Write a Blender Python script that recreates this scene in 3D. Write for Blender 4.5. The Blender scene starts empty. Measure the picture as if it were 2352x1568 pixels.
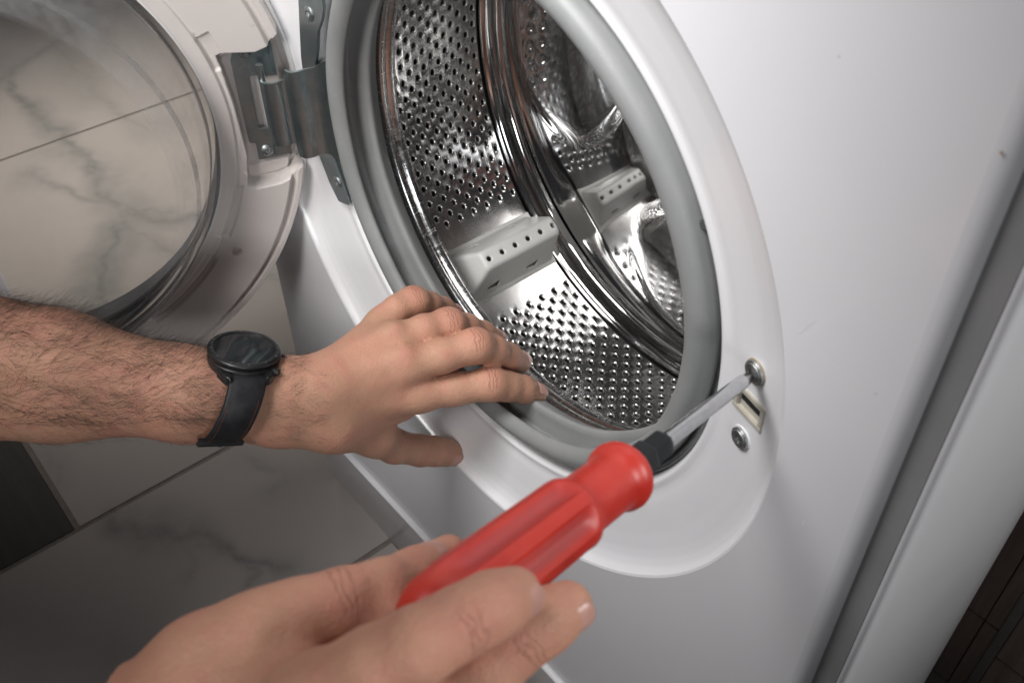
import bpy, bmesh, math, random
import numpy as np
from mathutils import Vector, Matrix, Euler
random.seed(4); rng = np.random.default_rng(4)
S = bpy.context.scene
R_ = math.radians

# ------------------------------------------------------------------ camera
CAM = np.array([0.3806, -0.2734, 0.3516]); EUL = (0.8166, 0.0104, 0.874); FPX = 2216.75
cam_d = bpy.data.cameras.new('camera'); cam = bpy.data.objects.new('camera', cam_d)
S.collection.objects.link(cam); S.camera = cam
cam.location = CAM; cam.rotation_euler = EUL
cam_d.sensor_width = 36.0; cam_d.lens = FPX / 2352 * 36.0
cam_d.clip_start = 0.01; cam_d.clip_end = 60
cam_d.dof.use_dof = True; cam_d.dof.focus_distance = 0.68; cam_d.dof.aperture_fstop = 15.0
MC = np.array(Euler(EUL).to_matrix())

def at(px, py, s):
    """point seen at (px, py) of the 2352 px wide photograph, s metres deep"""
    return CAM + MC @ np.array([(px - 1176) * s / FPX, -(py - 784) * s / FPX, -s])

# ------------------------------------------------------------------ world, lamps, exposure
W = bpy.data.worlds.new('World'); S.world = W; W.use_nodes = True
W.node_tree.nodes['Background'].inputs[0].default_value = (0.86, 0.90, 1.0, 1)
W.node_tree.nodes['Background'].inputs[1].default_value = 0.028

def area(name, loc, target, sx, sy, power, col=(1, 1, 1)):
    l = bpy.data.lights.new(name, 'AREA'); l.shape = 'RECTANGLE'; l.size = sx; l.size_y = sy
    l.energy = power; l.color = col
    o = bpy.data.objects.new(name, l); S.collection.objects.link(o); o.location = loc
    o.rotation_euler = (Vector(target) - Vector(loc)).to_track_quat('-Z', 'Y').to_euler()
    return o
def spread(o, deg): o.data.spread = R_(deg)
main = area('softbox_lamp', (-0.05, -0.33, 0.65), (0.03, -0.02, 0.17), 0.32, 0.26, 1.02, (1.0, 0.985, 0.98)); spread(main, 58)
right = area('right_fill_lamp', (1.20, -0.75, 0.35), (-0.27, 0.0, 0.05), 0.36, 0.36, 0.24, (0.96, 0.98, 1.0)); spread(right, 30)  # unseen fill, added for the drum wall streak and the door
sidel = area('window_lamp', (1.30, 0.85, 0.75), (0.30, 0.10, 0.16), 0.6, 0.6, 1.12, (1.0, 0.995, 0.985)); spread(sidel, 38)
front = area('front_fill_lamp', (0.30, -0.92, 0.80), (-0.23, -0.03, 0.04), 0.4, 0.4, 0.60, (1.0, 0.965, 0.94)); spread(front, 37)  # added fill out of view, narrow beam on the door and left parts
floorl = area('floor_fill_lamp', (-1.50, 0.20, 1.30), (-1.12, 0.14, -0.53), 0.5, 0.5, 2.0, (1.0, 0.93, 0.86)); spread(floorl, 40)  # added overhead fill that brightens only the far marble behind the door
S.view_settings.view_transform = 'Standard'; S.view_settings.look = 'None'
S.view_settings.exposure = 0.0; S.view_settings.gamma = 1.0
S.render.engine = 'CYCLES'
S.cycles.use_denoising = True
S.cycles.max_bounces = 14; S.cycles.glossy_bounces = 10; S.cycles.transparent_max_bounces = 16
S.cycles.sample_clamp_indirect = 6.0; S.cycles.blur_glossy = 0.4

# ------------------------------------------------------------------ helpers
def tag(o, label=None, cat=None, group=None, kind=None):
    if label: o['label'] = label
    if cat: o['category'] = cat
    if group: o['group'] = group
    if kind: o['kind'] = kind
    return o

def empty(name, loc=(0, 0, 0), parent=None):
    o = bpy.data.objects.new(name, None); S.collection.objects.link(o); o.location = loc
    o.empty_display_size = 0.02
    if parent: o.parent = parent
    return o

def link(name, verts, faces, mat=None, parent=None, smooth=True, angle=None):
    me = bpy.data.meshes.new(name)
    me.from_pydata([tuple(map(float, v)) for v in verts], [], [tuple(map(int, f)) for f in faces])
    return fin(name, me, mat, parent, smooth, angle)

def fin(name, me, mat, parent, smooth=True, angle=None):
    me.validate()
    if smooth:
        me.polygons.foreach_set('use_smooth', [True] * len(me.polygons))
        if angle is not None:
            try: me.set_sharp_from_angle(angle=R_(angle))
            except Exception: pass
    if mat: me.materials.append(mat)
    o = bpy.data.objects.new(name, me); S.collection.objects.link(o)
    if parent:
        o.parent = parent
        o.matrix_parent_inverse = wm(parent).inverted()
    return o

def wm(o):
    m = o.matrix_basis.copy()
    while o.parent:
        m = o.parent.matrix_basis @ o.matrix_parent_inverse @ m if False else (o.parent.matrix_basis @ o.matrix_parent_inverse @ m)
        o = o.parent
    return m

def revolve(name, prof, mat, parent=None, n=256, c=(0, 0), t0=0, t1=360, flip=False, angle=40, M=None, wob=None):
    """prof: (r, y) pairs, swept about the Y axis through (c.x, c.z)"""
    full = abs(t1 - t0 - 360) < 1e-6
    m = n if full else n + 1
    th = np.radians(np.linspace(t0, t1, n + 1))[:m]
    V = []
    for t in th:
        for r, y in prof:
            dr = wob(t, r, y) if wob else 0
            V.append((c[0] + (r + dr) * math.cos(t), y, c[1] + (r + dr) * math.sin(t)))
    k = len(prof); F = []
    for i in range(n):
        j = (i + 1) % m if full else i + 1
        for a in range(k - 1):
            f = (i * k + a, i * k + a + 1, j * k + a + 1, j * k + a)
            F.append(f[::-1] if flip else f)
    if M is not None: V = [M @ Vector(v) for v in V]
    return link(name, V, F, mat, parent, True, angle)

def arc(cx, cy, r, a0, a1, n=8):
    return [(cx + r * math.cos(R_(a0 + (a1 - a0) * i / n)), cy + r * math.sin(R_(a0 + (a1 - a0) * i / n))) for i in range(n + 1)]

def frame_mat(o, x, y, z):
    m = Matrix.Identity(4)
    for i, a in enumerate((x, y, z)):
        a = Vector(a).normalized()
        for j in range(3): m[j][i] = a[j]
    for j in range(3): m[j][3] = o[j]
    return m

def prism(name, pts, z0, z1, mat, parent=None, M=None, bevel=0.0, holes=(), seg=2):
    """extruded outline (x, y) between z0 and z1 in frame M"""
    bm = bmesh.new()
    vs = [bm.verts.new((p[0], p[1], z0)) for p in pts]
    f = bm.faces.new(vs)
    r = bmesh.ops.extrude_face_region(bm, geom=[f])
    bmesh.ops.translate(bm, vec=(0, 0, z1 - z0), verts=[v for v in r['geom'] if isinstance(v, bmesh.types.BMVert)])
    bmesh.ops.recalc_face_normals(bm, faces=bm.faces)
    if bevel:
        bmesh.ops.bevel(bm, geom=list(bm.edges), offset=bevel, segments=seg, affect='EDGES', clamp_overlap=True)
    if M is not None: bmesh.ops.transform(bm, matrix=M, verts=bm.verts)
    me = bpy.data.meshes.new(name); bm.to_mesh(me); bm.free()
    return fin(name, me, mat, parent, True, 35)

def rrect(x0, y0, x1, y1, r=0.0, n=4):
    if r <= 0: return [(x0, y0), (x1, y0), (x1, y1), (x0, y1)]
    return (arc(x1 - r, y1 - r, r, 0, 90, n) + arc(x0 + r, y1 - r, r, 90, 180, n) +
            arc(x0 + r, y0 + r, r, 180, 270, n) + arc(x1 - r, y0 + r, r, 270, 360, n))

def box(name, lo, hi, mat, parent=None, M=None, bevel=0.0, seg=2):
    return prism(name, rrect(lo[0], lo[1], hi[0], hi[1]), lo[2], hi[2], mat, parent, M, bevel, seg=seg)

def tube_strip(name, path, rads, mat, parent, n=12, cap=True):
    P = [np.array(p, float) for p in path]; V = []; F = []
    up = np.array([0.13, 0.31, 0.94])
    for i, p in enumerate(P):
        t = P[min(i + 1, len(P) - 1)] - P[max(i - 1, 0)]; t /= np.linalg.norm(t)
        a = np.cross(t, up); a /= np.linalg.norm(a); b = np.cross(t, a)
        for k in range(n):
            q = 2 * math.pi * k / n
            V.append(p + rads[i] * (math.cos(q) * a + math.sin(q) * b))
    for i in range(len(P) - 1):
        for k in range(n):
            k2 = (k + 1) % n
            F.append((i * n + k, i * n + k2, (i + 1) * n + k2, (i + 1) * n + k))
    if cap:
        F.append(tuple(range(n))[::-1]); F.append(tuple((len(P) - 1) * n + k for k in range(n)))
    return link(name, V, F, mat, parent, True, 50)

# ---------------- node helpers
class NT:
    def __init__(s, m): s.t = m.node_tree; s.n = s.t.nodes; s.l = s.t.links
    def add(s, ty, **kw):
        nd = s.n.new(ty)
        for k, v in kw.items():
            if k.startswith('_'): setattr(nd, k[1:], v)
        return nd
    def set(s, sock, v):
        if hasattr(v, 'is_output') or isinstance(v, bpy.types.NodeSocket): s.l.new(v, sock)
        else:
            try: sock.default_value = v
            except TypeError: sock.default_value = (v, v, v)
    def noise(s, scale, detail=4, rough=0.5, vec=None, dist=0.0, out='Fac'):
        nd = s.n.new('ShaderNodeTexNoise'); nd.inputs['Scale'].default_value = scale
        nd.inputs['Detail'].default_value = detail; nd.inputs['Roughness'].default_value = rough
        nd.inputs['Distortion'].default_value = dist
        s.l.new(vec if vec is not None else s.obj(), nd.inputs['Vector'])
        return nd.outputs[out]
    def obj(s):
        if not hasattr(s, '_o'): s._o = s.n.new('ShaderNodeTexCoord')
        return s._o.outputs['Object']
    def vscale(s, v, xyz):
        nd = s.n.new('ShaderNodeMapping'); nd.inputs['Scale'].default_value = xyz
        s.l.new(v, nd.inputs['Vector']); return nd.outputs[0]
    def ramp(s, fac, stops, interp='LINEAR'):
        nd = s.n.new('ShaderNodeValToRGB'); cr = nd.color_ramp; cr.interpolation = interp
        while len(cr.elements) < len(stops): cr.elements.new(0.5)
        for e, (p, c) in zip(cr.elements, stops):
            e.position = p; e.color = (c, c, c, 1) if not hasattr(c, '__len__') else (*c[:3], 1)
        s.l.new(fac, nd.inputs[0]); return nd.outputs[0]
    def math(s, op, a, b=0.0, c=None, clamp=False):
        nd = s.n.new('ShaderNodeMath'); nd.operation = op; nd.use_clamp = clamp
        s.set(nd.inputs[0], a); s.set(nd.inputs[1], b)
        if c is not None: s.set(nd.inputs[2], c)
        return nd.outputs[0]
    def vmath(s, op, a, b=None, out=0):
        nd = s.n.new('ShaderNodeVectorMath'); nd.operation = op
        s.set(nd.inputs[0], a)
        if b is not None: s.set(nd.inputs[1], b)
        return nd.outputs[out]
    def mix(s, f, a, b, blend='MIX'):
        nd = s.n.new('ShaderNodeMix'); nd.data_type = 'RGBA'; nd.blend_type = blend
        s.set(nd.inputs[0], f)
        for i, v in ((6, a), (7, b)):
            if isinstance(v, bpy.types.NodeSocket): s.l.new(v, nd.inputs[i])
            else: nd.inputs[i].default_value = (*v[:3], 1)
        return nd.outputs[2]
    def bump(s, h, dist, strength=1.0, nrm=None):
        nd = s.n.new('ShaderNodeBump'); nd.inputs['Strength'].default_value = strength
        nd.inputs['Distance'].default_value = dist; s.l.new(h, nd.inputs['Height'])
        if nrm is not None: s.l.new(nrm, nd.inputs['Normal'])
        return nd.outputs[0]

def mat(name, col, rough=0.5, metal=0.0, spec=0.5, coat=0.0, fn=None, ior=None):
    m = bpy.data.materials.new(name); m.use_nodes = True
    b = m.node_tree.nodes['Principled BSDF']
    b.inputs['Base Color'].default_value = (*col, 1); b.inputs['Roughness'].default_value = rough
    b.inputs['Metallic'].default_value = metal; b.inputs['Specular IOR Level'].default_value = spec
    b.inputs['Coat Weight'].default_value = coat
    if ior: b.inputs['IOR'].default_value = ior
    if fn: fn(NT(m), b)
    return m

def mottled(c1, c2, scale, bump_s=None, bump_d=0.0002, r0=None, r1=None, dirt=None):
    def f(t, b):
        n = t.noise(scale, 5, 0.6)
        c = t.mix(t.ramp(n, [(0.35, 0.0), (0.65, 1.0)]), c1, c2)
        if dirt:
            dn = t.noise(dirt[0], 6, 0.7)
            c = t.mix(t.ramp(dn, [(dirt[2], 0.0), (dirt[2] + 0.08, dirt[3])]), c, dirt[1])
        t.l.new(c, b.inputs['Base Color'])
        if r0 is not None:
            rn = t.noise(scale * 2.7, 4, 0.6)
            rr = t.n.new('ShaderNodeMapRange'); rr.inputs[3].default_value = r0; rr.inputs[4].default_value = r1
            t.l.new(rn, rr.inputs[0]); t.l.new(rr.outputs[0], b.inputs['Roughness'])
        if bump_s: t.l.new(t.bump(t.noise(bump_s, 4, 0.6), bump_d), b.inputs['Normal'])
    return f

WHITE = mat('white_enamel', (0.80, 0.80, 0.82), 0.3, coat=0.35,
            fn=mottled((0.79, 0.79, 0.815), (0.81, 0.808, 0.825), 9, 900, 0.00002, 0.26, 0.36, ((130, (0.55, 0.52, 0.5), 0.735, 0.5))))
WHITE.node_tree.nodes['Principled BSDF'].inputs['Coat Roughness'].default_value = 0.08
DISH = mat('white_dish', (0.80, 0.80, 0.81), 0.33, coat=0.3,
           fn=mottled((0.79, 0.79, 0.81), (0.81, 0.805, 0.82), 14, 300, 0.00003, 0.28, 0.4, ((90, (0.5, 0.46, 0.42), 0.71, 0.5))))
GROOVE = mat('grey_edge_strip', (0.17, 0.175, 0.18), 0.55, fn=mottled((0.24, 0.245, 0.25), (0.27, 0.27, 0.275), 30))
CREAM = mat('door_plastic', (0.60, 0.55, 0.52), 0.42,
            fn=mottled((0.60, 0.555, 0.53), (0.64, 0.59, 0.565), 16, 500, 0.00003, 0.36, 0.5, ((60, (0.42, 0.35, 0.29), 0.68, 0.45))))
CREAMW = mat('door_rim_plastic', (0.7, 0.69, 0.69), 0.35, fn=mottled((0.70, 0.69, 0.69), (0.66, 0.65, 0.64), 30))
def rub(t, b):
    n = t.noise(24, 5, 0.6); m = t.noise(140, 5, 0.7)
    c = t.mix(t.ramp(n, [(0.3, 0.0), (0.7, 1.0)]), (0.225, 0.235, 0.235), (0.275, 0.28, 0.278))
    c = t.mix(t.ramp(m, [(0.60, 0.0), (0.72, 0.35)]), c, (0.36, 0.35, 0.33))
    t.l.new(c, b.inputs['Base Color'])
    t.l.new(t.bump(t.noise(700, 3, 0.6), 0.00006), b.inputs['Normal'])
RUBBER = mat('grey_rubber', (0.25, 0.255, 0.255), 0.46, spec=0.45, fn=rub)
WIRE = mat('clamp_wire', (0.32, 0.34, 0.35), 0.38, 1.0, fn=mottled((0.28, 0.3, 0.31), (0.42, 0.43, 0.43), 200))
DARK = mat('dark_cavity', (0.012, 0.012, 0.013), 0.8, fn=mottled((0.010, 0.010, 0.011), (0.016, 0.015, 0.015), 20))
def steel(t, b):
    n = t.noise(90, 3, 0.5); s = t.noise(1.0, 4, 0.6, t.vscale(t.obj(), (60, 1500, 60)))
    t.l.new(t.ramp(n, [(0.3, (0.66, 0.655, 0.65)), (0.7, (0.74, 0.735, 0.73))]), b.inputs['Base Color'])
    t.l.new(t.ramp(s, [(0.2, 0.165), (0.8, 0.18)]), b.inputs['Roughness'])
    b.inputs['Anisotropic'].default_value = 0.6; b.inputs['Anisotropic Rotation'].default_value = 0.25
    tg = t.n.new('ShaderNodeTangent'); tg.direction_type = 'RADIAL'; tg.axis = 'Y'
    t.l.new(tg.outputs[0], b.inputs['Tangent'])
STEEL = mat('drum_steel', (0.56, 0.55, 0.545), 0.16, 1.0, fn=steel)
def steelp(t, b):
    s = t.noise(260, 4, 0.7)
    t.l.new(t.ramp(s, [(0.3, 0.05), (0.8, 0.10)]), b.inputs['Roughness'])
    t.l.new(t.ramp(t.noise(30, 3, 0.5), [(0.3, (0.63, 0.625, 0.62)), (0.7, (0.70, 0.695, 0.69))]), b.inputs['Base Color'])
POLISH = mat('polished_steel', (0.54, 0.53, 0.525), 0.07, 1.0, fn=steelp)
def rimst(t, b):
    s = t.noise(1.0, 4, 0.6, t.vscale(t.obj(), (420, 60, 420)))
    t.l.new(t.ramp(s, [(0.3, 0.12), (0.7, 0.3)]), b.inputs['Roughness'])
    t.l.new(t.bump(s, 0.00003), b.inputs['Normal'])
    t.l.new(t.ramp(s, [(0.3, (0.52, 0.52, 0.52)), (0.7, (0.70, 0.70, 0.70))]), b.inputs['Base Color'])
RIMST = mat('rim_steel', (0.5, 0.48, 0.47), 0.2, 1.0, fn=rimst)
def zinc(t, b):
    n = t.noise(38, 5, 0.6); m = t.noise(420, 5, 0.7)
    c = t.ramp(n, [(0.30, (0.28, 0.345, 0.36)), (0.5, (0.36, 0.42, 0.43)), (0.7, (0.42, 0.43, 0.43))])
    c = t.mix(t.ramp(m, [(0.64, 0.0), (0.74, 0.7)]), c, (0.62, 0.64, 0.64))
    t.l.new(c, b.inputs['Base Color'])
    t.l.new(t.ramp(m, [(0.3, 0.34), (0.7, 0.46)]), b.inputs['Roughness'])
    t.l.new(t.bump(m, 0.00003), b.inputs['Normal'])
ZINC = mat('zinc_plate', (0.3, 0.33, 0.34), 0.3, 1.0, fn=zinc)
SCREW = mat('screw_metal', (0.45, 0.46, 0.45), 0.4, 1.0, fn=mottled((0.28, 0.30, 0.30), (0.52, 0.53, 0.52), 500, 1500, 0.00006, 0.34, 0.55))
SHAFT = mat('shaft_chrome', (0.50, 0.52, 0.55), 0.28, 1.0, fn=mottled((0.60, 0.61, 0.63), (0.70, 0.705, 0.72), 180, 900, 0.00002, 0.16, 0.28, ((260, (0.3, 0.29, 0.28), 0.66, 0.6))))
LIFT = mat('lifter_plastic', (0.56, 0.56, 0.54), 0.42, fn=mottled((0.55, 0.55, 0.53), (0.60, 0.60, 0.58), 20, 600, 0.00003))
LOCK = mat('lock_plastic', (0.52, 0.50, 0.44), 0.45, fn=mottled((0.54, 0.52, 0.46), (0.46, 0.43, 0.36), 120, 500, 0.00003))
def redf(t, b):
    n = t.noise(35, 5, 0.6); m = t.noise(380, 4, 0.7)
    c = t.mix(t.ramp(n, [(0.35, 0.0), (0.65, 1.0)]), (0.45, 0.022, 0.015), (0.53, 0.040, 0.024))
    at_ = t.n.new('ShaderNodeAttribute'); at_.attribute_name = 'flute'
    c = t.mix(t.math('MULTIPLY', at_.outputs['Fac'], t.ramp(m, [(0.25, 0.35), (0.7, 0.75)])), c, (0.34, 0.060, 0.060))
    d2 = t.noise(130, 6, 0.75)
    c = t.mix(t.ramp(d2, [(0.66, 0.0), (0.74, 0.6)]), c, (0.16, 0.02, 0.018))
    t.l.new(c, b.inputs['Base Color'])
    t.l.new(t.math('ADD', t.ramp(n, [(0.3, 0.34), (0.7, 0.46)]), t.math('MULTIPLY', at_.outputs['Fac'], 0.12)), b.inputs['Roughness'])
    t.l.new(t.bump(m, 0.00004), b.inputs['Normal'])
RED = mat('red_plastic', (0.5, 0.04, 0.03), 0.38, spec=0.5, fn=redf)
BLACKP = mat('black_plastic', (0.022, 0.024, 0.025), 0.35, spec=0.2, fn=mottled((0.010, 0.011, 0.012), (0.018, 0.020, 0.021), 60, 500, 0.00004, 0.36, 0.55, ((300, (0.12, 0.12, 0.12), 0.7, 0.6))))
WBLACK = mat('watch_black', (0.012, 0.012, 0.013), 0.22, spec=0.5, fn=mottled((0.010, 0.010, 0.011), (0.018, 0.018, 0.019), 120, None, 0, 0.26, 0.42))
WGLASS = mat('watch_glass', (0.012, 0.013, 0.014), 0.12, spec=0.5, coat=0.4, fn=mottled((0.009, 0.010, 0.011), (0.012, 0.013, 0.014), 30))
STRAP = mat('strap_rubber', (0.011, 0.011, 0.013), 0.5, spec=0.3, fn=mottled((0.010, 0.010, 0.012), (0.018, 0.018, 0.020), 200, 900, 0.00005))
STITCH = mat('orange_thread', (0.20, 0.045, 0.02), 0.8, fn=mottled((0.22, 0.05, 0.02), (0.1, 0.03, 0.02), 600))
PRINT = mat('bezel_print', (0.16, 0.16, 0.16), 0.5, fn=mottled((0.16, 0.16, 0.16), (0.10, 0.10, 0.10), 600))

def skin_mat(name, joints=(), warm=1.0, crease=1.0):
    def f(t, b):
        o = t.obj()
        n1 = t.noise(22, 4, 0.55); n2 = t.noise(75, 5, 0.6); n3 = t.noise(480, 4, 0.6)
        c = t.mix(t.ramp(n1, [(0.3, 0.0), (0.7, 1.0)]), (0.47 * warm, 0.265, 0.172), (0.54 * warm, 0.278, 0.190))
        c = t.mix(t.ramp(n2, [(0.45, 0.0), (0.7, 0.55)]), c, (0.52, 0.215, 0.165))
        c = t.mix(t.ramp(n3, [(0.55, 0.0), (0.75, 0.25)]), c, (0.60, 0.36, 0.27))
        h = None
        for (J, a, sc) in joints:
            v = t.vmath('SUBTRACT', o, tuple(J))
            wob = t.math('MULTIPLY', t.math('SUBTRACT', t.noise(210, 4, 0.65), 0.5), 0.0072)
            d = t.math('ADD', t.vmath('DOT_PRODUCT', v, tuple(a), out=1), wob)
            ln = t.vmath('LENGTH', v, out=1)
            msk = t.ramp(t.math('DIVIDE', ln, 0.0135 * sc), [(0.55, 1.0), (1.0, 0.0)], 'EASE')
            w = t.math('SINE', t.math('MULTIPLY', d, 1250.0 / sc))
            w = t.math('POWER', t.math('ABSOLUTE', w), 0.32)
            term = t.math('MULTIPLY', t.math('SUBTRACT', w, 1.0), msk)
            # the wrinkles fade away from the joint along the finger
            fall = t.ramp(t.math('DIVIDE', t.math('ABSOLUTE', d), 0.006 * sc), [(0.4, 1.0), (1.0, 0.0)], 'EASE')
            term = t.math('MULTIPLY', term, fall)
            h = term if h is None else t.math('ADD', h, term)
            c = t.mix(t.math('MULTIPLY', msk, 0.22), c, (0.56, 0.215, 0.16))
            c = t.mix(t.math('MULTIPLY', term, -0.35 * crease), c, (0.33, 0.13, 0.09))
        t.l.new(c, b.inputs['Base Color'])
        vor = t.n.new('ShaderNodeTexVoronoi'); vor.feature = 'DISTANCE_TO_EDGE'; vor.inputs['Scale'].default_value = 760
        t.l.new(t.vmath('ADD', o, t.vmath('SCALE', t.noise(90, 2, 0.5, out='Color'), None)), vor.inputs['Vector']) if False else t.l.new(o, vor.inputs['Vector'])
        fine = t.math('MULTIPLY', t.ramp(vor.outputs['Distance'], [(0.0, 0.0), (0.22, 1.0)]), 1.0)
        nb = t.bump(fine, 0.00016, 0.9)
        st = t.noise(1.0, 4, 0.6, t.vscale(o, (500, 190, 420)))
        nb = t.bump(st, 0.00034, 0.9, nb)
        nb = t.bump(n2, 0.0012, 0.6, nb)
        if h is not None: nb = t.bump(h, 0.00050 * crease, 1.0, nb)
        t.l.new(nb, b.inputs['Normal'])
        t.l.new(t.ramp(n3, [(0.3, 0.42), (0.7, 0.58)]), b.inputs['Roughness'])
        b.inputs['Subsurface Weight'].default_value = 0.14
        b.inputs['Subsurface Radius'].default_value = (1.0, 0.35, 0.2)
        b.inputs['Subsurface Scale'].default_value = 0.004
    return mat(name, (0.5, 0.28, 0.2), 0.5, spec=0.4, fn=f)

NAIL = mat('nail', (0.56, 0.33, 0.28), 0.32, spec=0.5, fn=mottled((0.48, 0.25, 0.20), (0.54, 0.30, 0.25), 90, 700, 0.00003))
HAIR = mat('body_hair', (0.030, 0.020, 0.015), 0.5, fn=mottled((0.025, 0.017, 0.012), (0.045, 0.030, 0.022), 50))

def marblef(t, b):
    a = t.n.new('ShaderNodeAttribute'); a.attribute_name = 'vein'
    a2 = t.n.new('ShaderNodeAttribute'); a2.attribute_name = 'cloud'
    n = t.noise(3.5, 5, 0.6, dist=0.4)
    base = t.mix(t.ramp(n, [(0.3, 0.0), (0.7, 1.0)]), (0.52, 0.475, 0.445), (0.47, 0.435, 0.41))
    fr = t.noise(36, 6, 0.7)
    cl = t.math('MULTIPLY', a2.outputs['Fac'], t.ramp(fr, [(0.3, 0.55), (0.65, 1.0)]))
    base = t.mix(cl, base, (0.27, 0.275, 0.262))
    fr2 = t.noise(110, 5, 0.7)
    ve = t.math('MULTIPLY', a.outputs['Fac'], t.ramp(fr2, [(0.35, 0.25), (0.65, 1.0)]))
    base = t.mix(ve, base, (0.145, 0.145, 0.14))
    sp = t.noise(160, 3, 0.5)
    base = t.mix(t.ramp(sp, [(0.765, 0.0), (0.79, 0.8)]), base, (0.15, 0.13, 0.12))
    t.l.new(base, b.inputs['Base Color'])
    t.l.new(t.ramp(n, [(0.3, 0.16), (0.7, 0.24)]), b.inputs['Roughness'])
MARBLE = mat('marble_tile', (0.55, 0.5, 0.47), 0.2, spec=0.5, fn=marblef)
GROUT = mat('grout', (0.20, 0.17, 0.15), 0.85, fn=mottled((0.30, 0.265, 0.24), (0.24, 0.21, 0.19), 120, 600, 0.0002))
def woodf(t, b):
    v = t.vscale(t.obj(), (3, 60, 3)); n = t.noise(2.0, 6, 0.65, v)
    t.l.new(t.ramp(n, [(0.3, (0.030, 0.027, 0.024)), (0.7, (0.052, 0.046, 0.040))]), b.inputs['Base Color'])
    t.l.new(t.bump(n, 0.0003), b.inputs['Normal'])
DWOOD = mat('dark_wood_tile', (0.04, 0.035, 0.03), 0.5, fn=woodf)
def woodg(t, b):
    v = t.vscale(t.obj(), (60, 60, 3)); n = t.noise(2.0, 6, 0.65, v)
    t.l.new(t.ramp(n, [(0.3, (0.42, 0.31, 0.26)), (0.7, (0.60, 0.48, 0.41))]), b.inputs['Base Color'])
    t.l.new(t.bump(n, 0.0003), b.inputs['Normal'])
BWOOD = mat('brown_wood', (0.16, 0.11, 0.08), 0.5, fn=woodg)
GSTRIP = mat('grey_trim', (0.42, 0.39, 0.36), 0.5, fn=mottled((0.42, 0.39, 0.36), (0.36, 0.33, 0.30), 40))
TOWEL = mat('white_terry', (0.66, 0.64, 0.65), 0.95, fn=mottled((0.70, 0.68, 0.69), (0.50, 0.47, 0.47), 260, 500, 0.002))
HEM = mat('mat_border', (0.50, 0.50, 0.55), 0.7, fn=mottled((0.50, 0.50, 0.55), (0.44, 0.44, 0.48), 60, 900, 0.0002))

def thin_glass(name, tint, ior=1.45, spec_r=0.02, haze=0.0):
    m = bpy.data.materials.new(name); m.use_nodes = True; t = NT(m); t.n.clear()
    out = t.n.new('ShaderNodeOutputMaterial'); tr = t.n.new('ShaderNodeBsdfTransparent'); tr.inputs[0].default_value = (*tint, 1)
    gl = t.n.new('ShaderNodeBsdfGlossy'); gl.inputs['Roughness'].default_value = spec_r
    fr = t.n.new('ShaderNodeFresnel'); fr.inputs[0].default_value = ior
    mx = t.n.new('ShaderNodeMixShader'); t.l.new(fr.outputs[0], mx.inputs[0]); t.l.new(tr.outputs[0], mx.inputs[1]); t.l.new(gl.outputs[0], mx.inputs[2])
    last = mx.outputs[0]
    if haze:
        df = t.n.new('ShaderNodeBsdfDiffuse'); df.inputs[0].default_value = (0.5, 0.5, 0.5, 1)
        m2 = t.n.new('ShaderNodeMixShader')
        hz = t.math('MULTIPLY', t.ramp(t.noise(40, 5, 0.7), [(0.35, 0.2), (0.7, 1.0)]), haze)
        t.l.new(hz, m2.inputs[0]); t.l.new(last, m2.inputs[1]); t.l.new(df.outputs[0], m2.inputs[2]); last = m2.outputs[0]
    t.l.new(last, out.inputs[0]); return m
GLASS = thin_glass('clear_glass', (0.965, 0.965, 0.96), 1.30, 0.03, 0.06)
GLASSE = thin_glass('bowl_rim_glass', (0.97, 0.97, 0.97), 1.22, 0.05, 0.20)  # diffuse haze stands in for the pale light streaks on the bowl wall
def gl(t, b):
    b.inputs['Transmission Weight'].default_value = 1.0
    t.l.new(t.ramp(t.noise(60, 3, 0.5), [(0.3, 0.02), (0.7, 0.06)]), b.inputs['Roughness'])
    t.l.new(t.bump(t.noise(28, 2, 0.5), 0.0012), b.inputs['Normal'])

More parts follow.
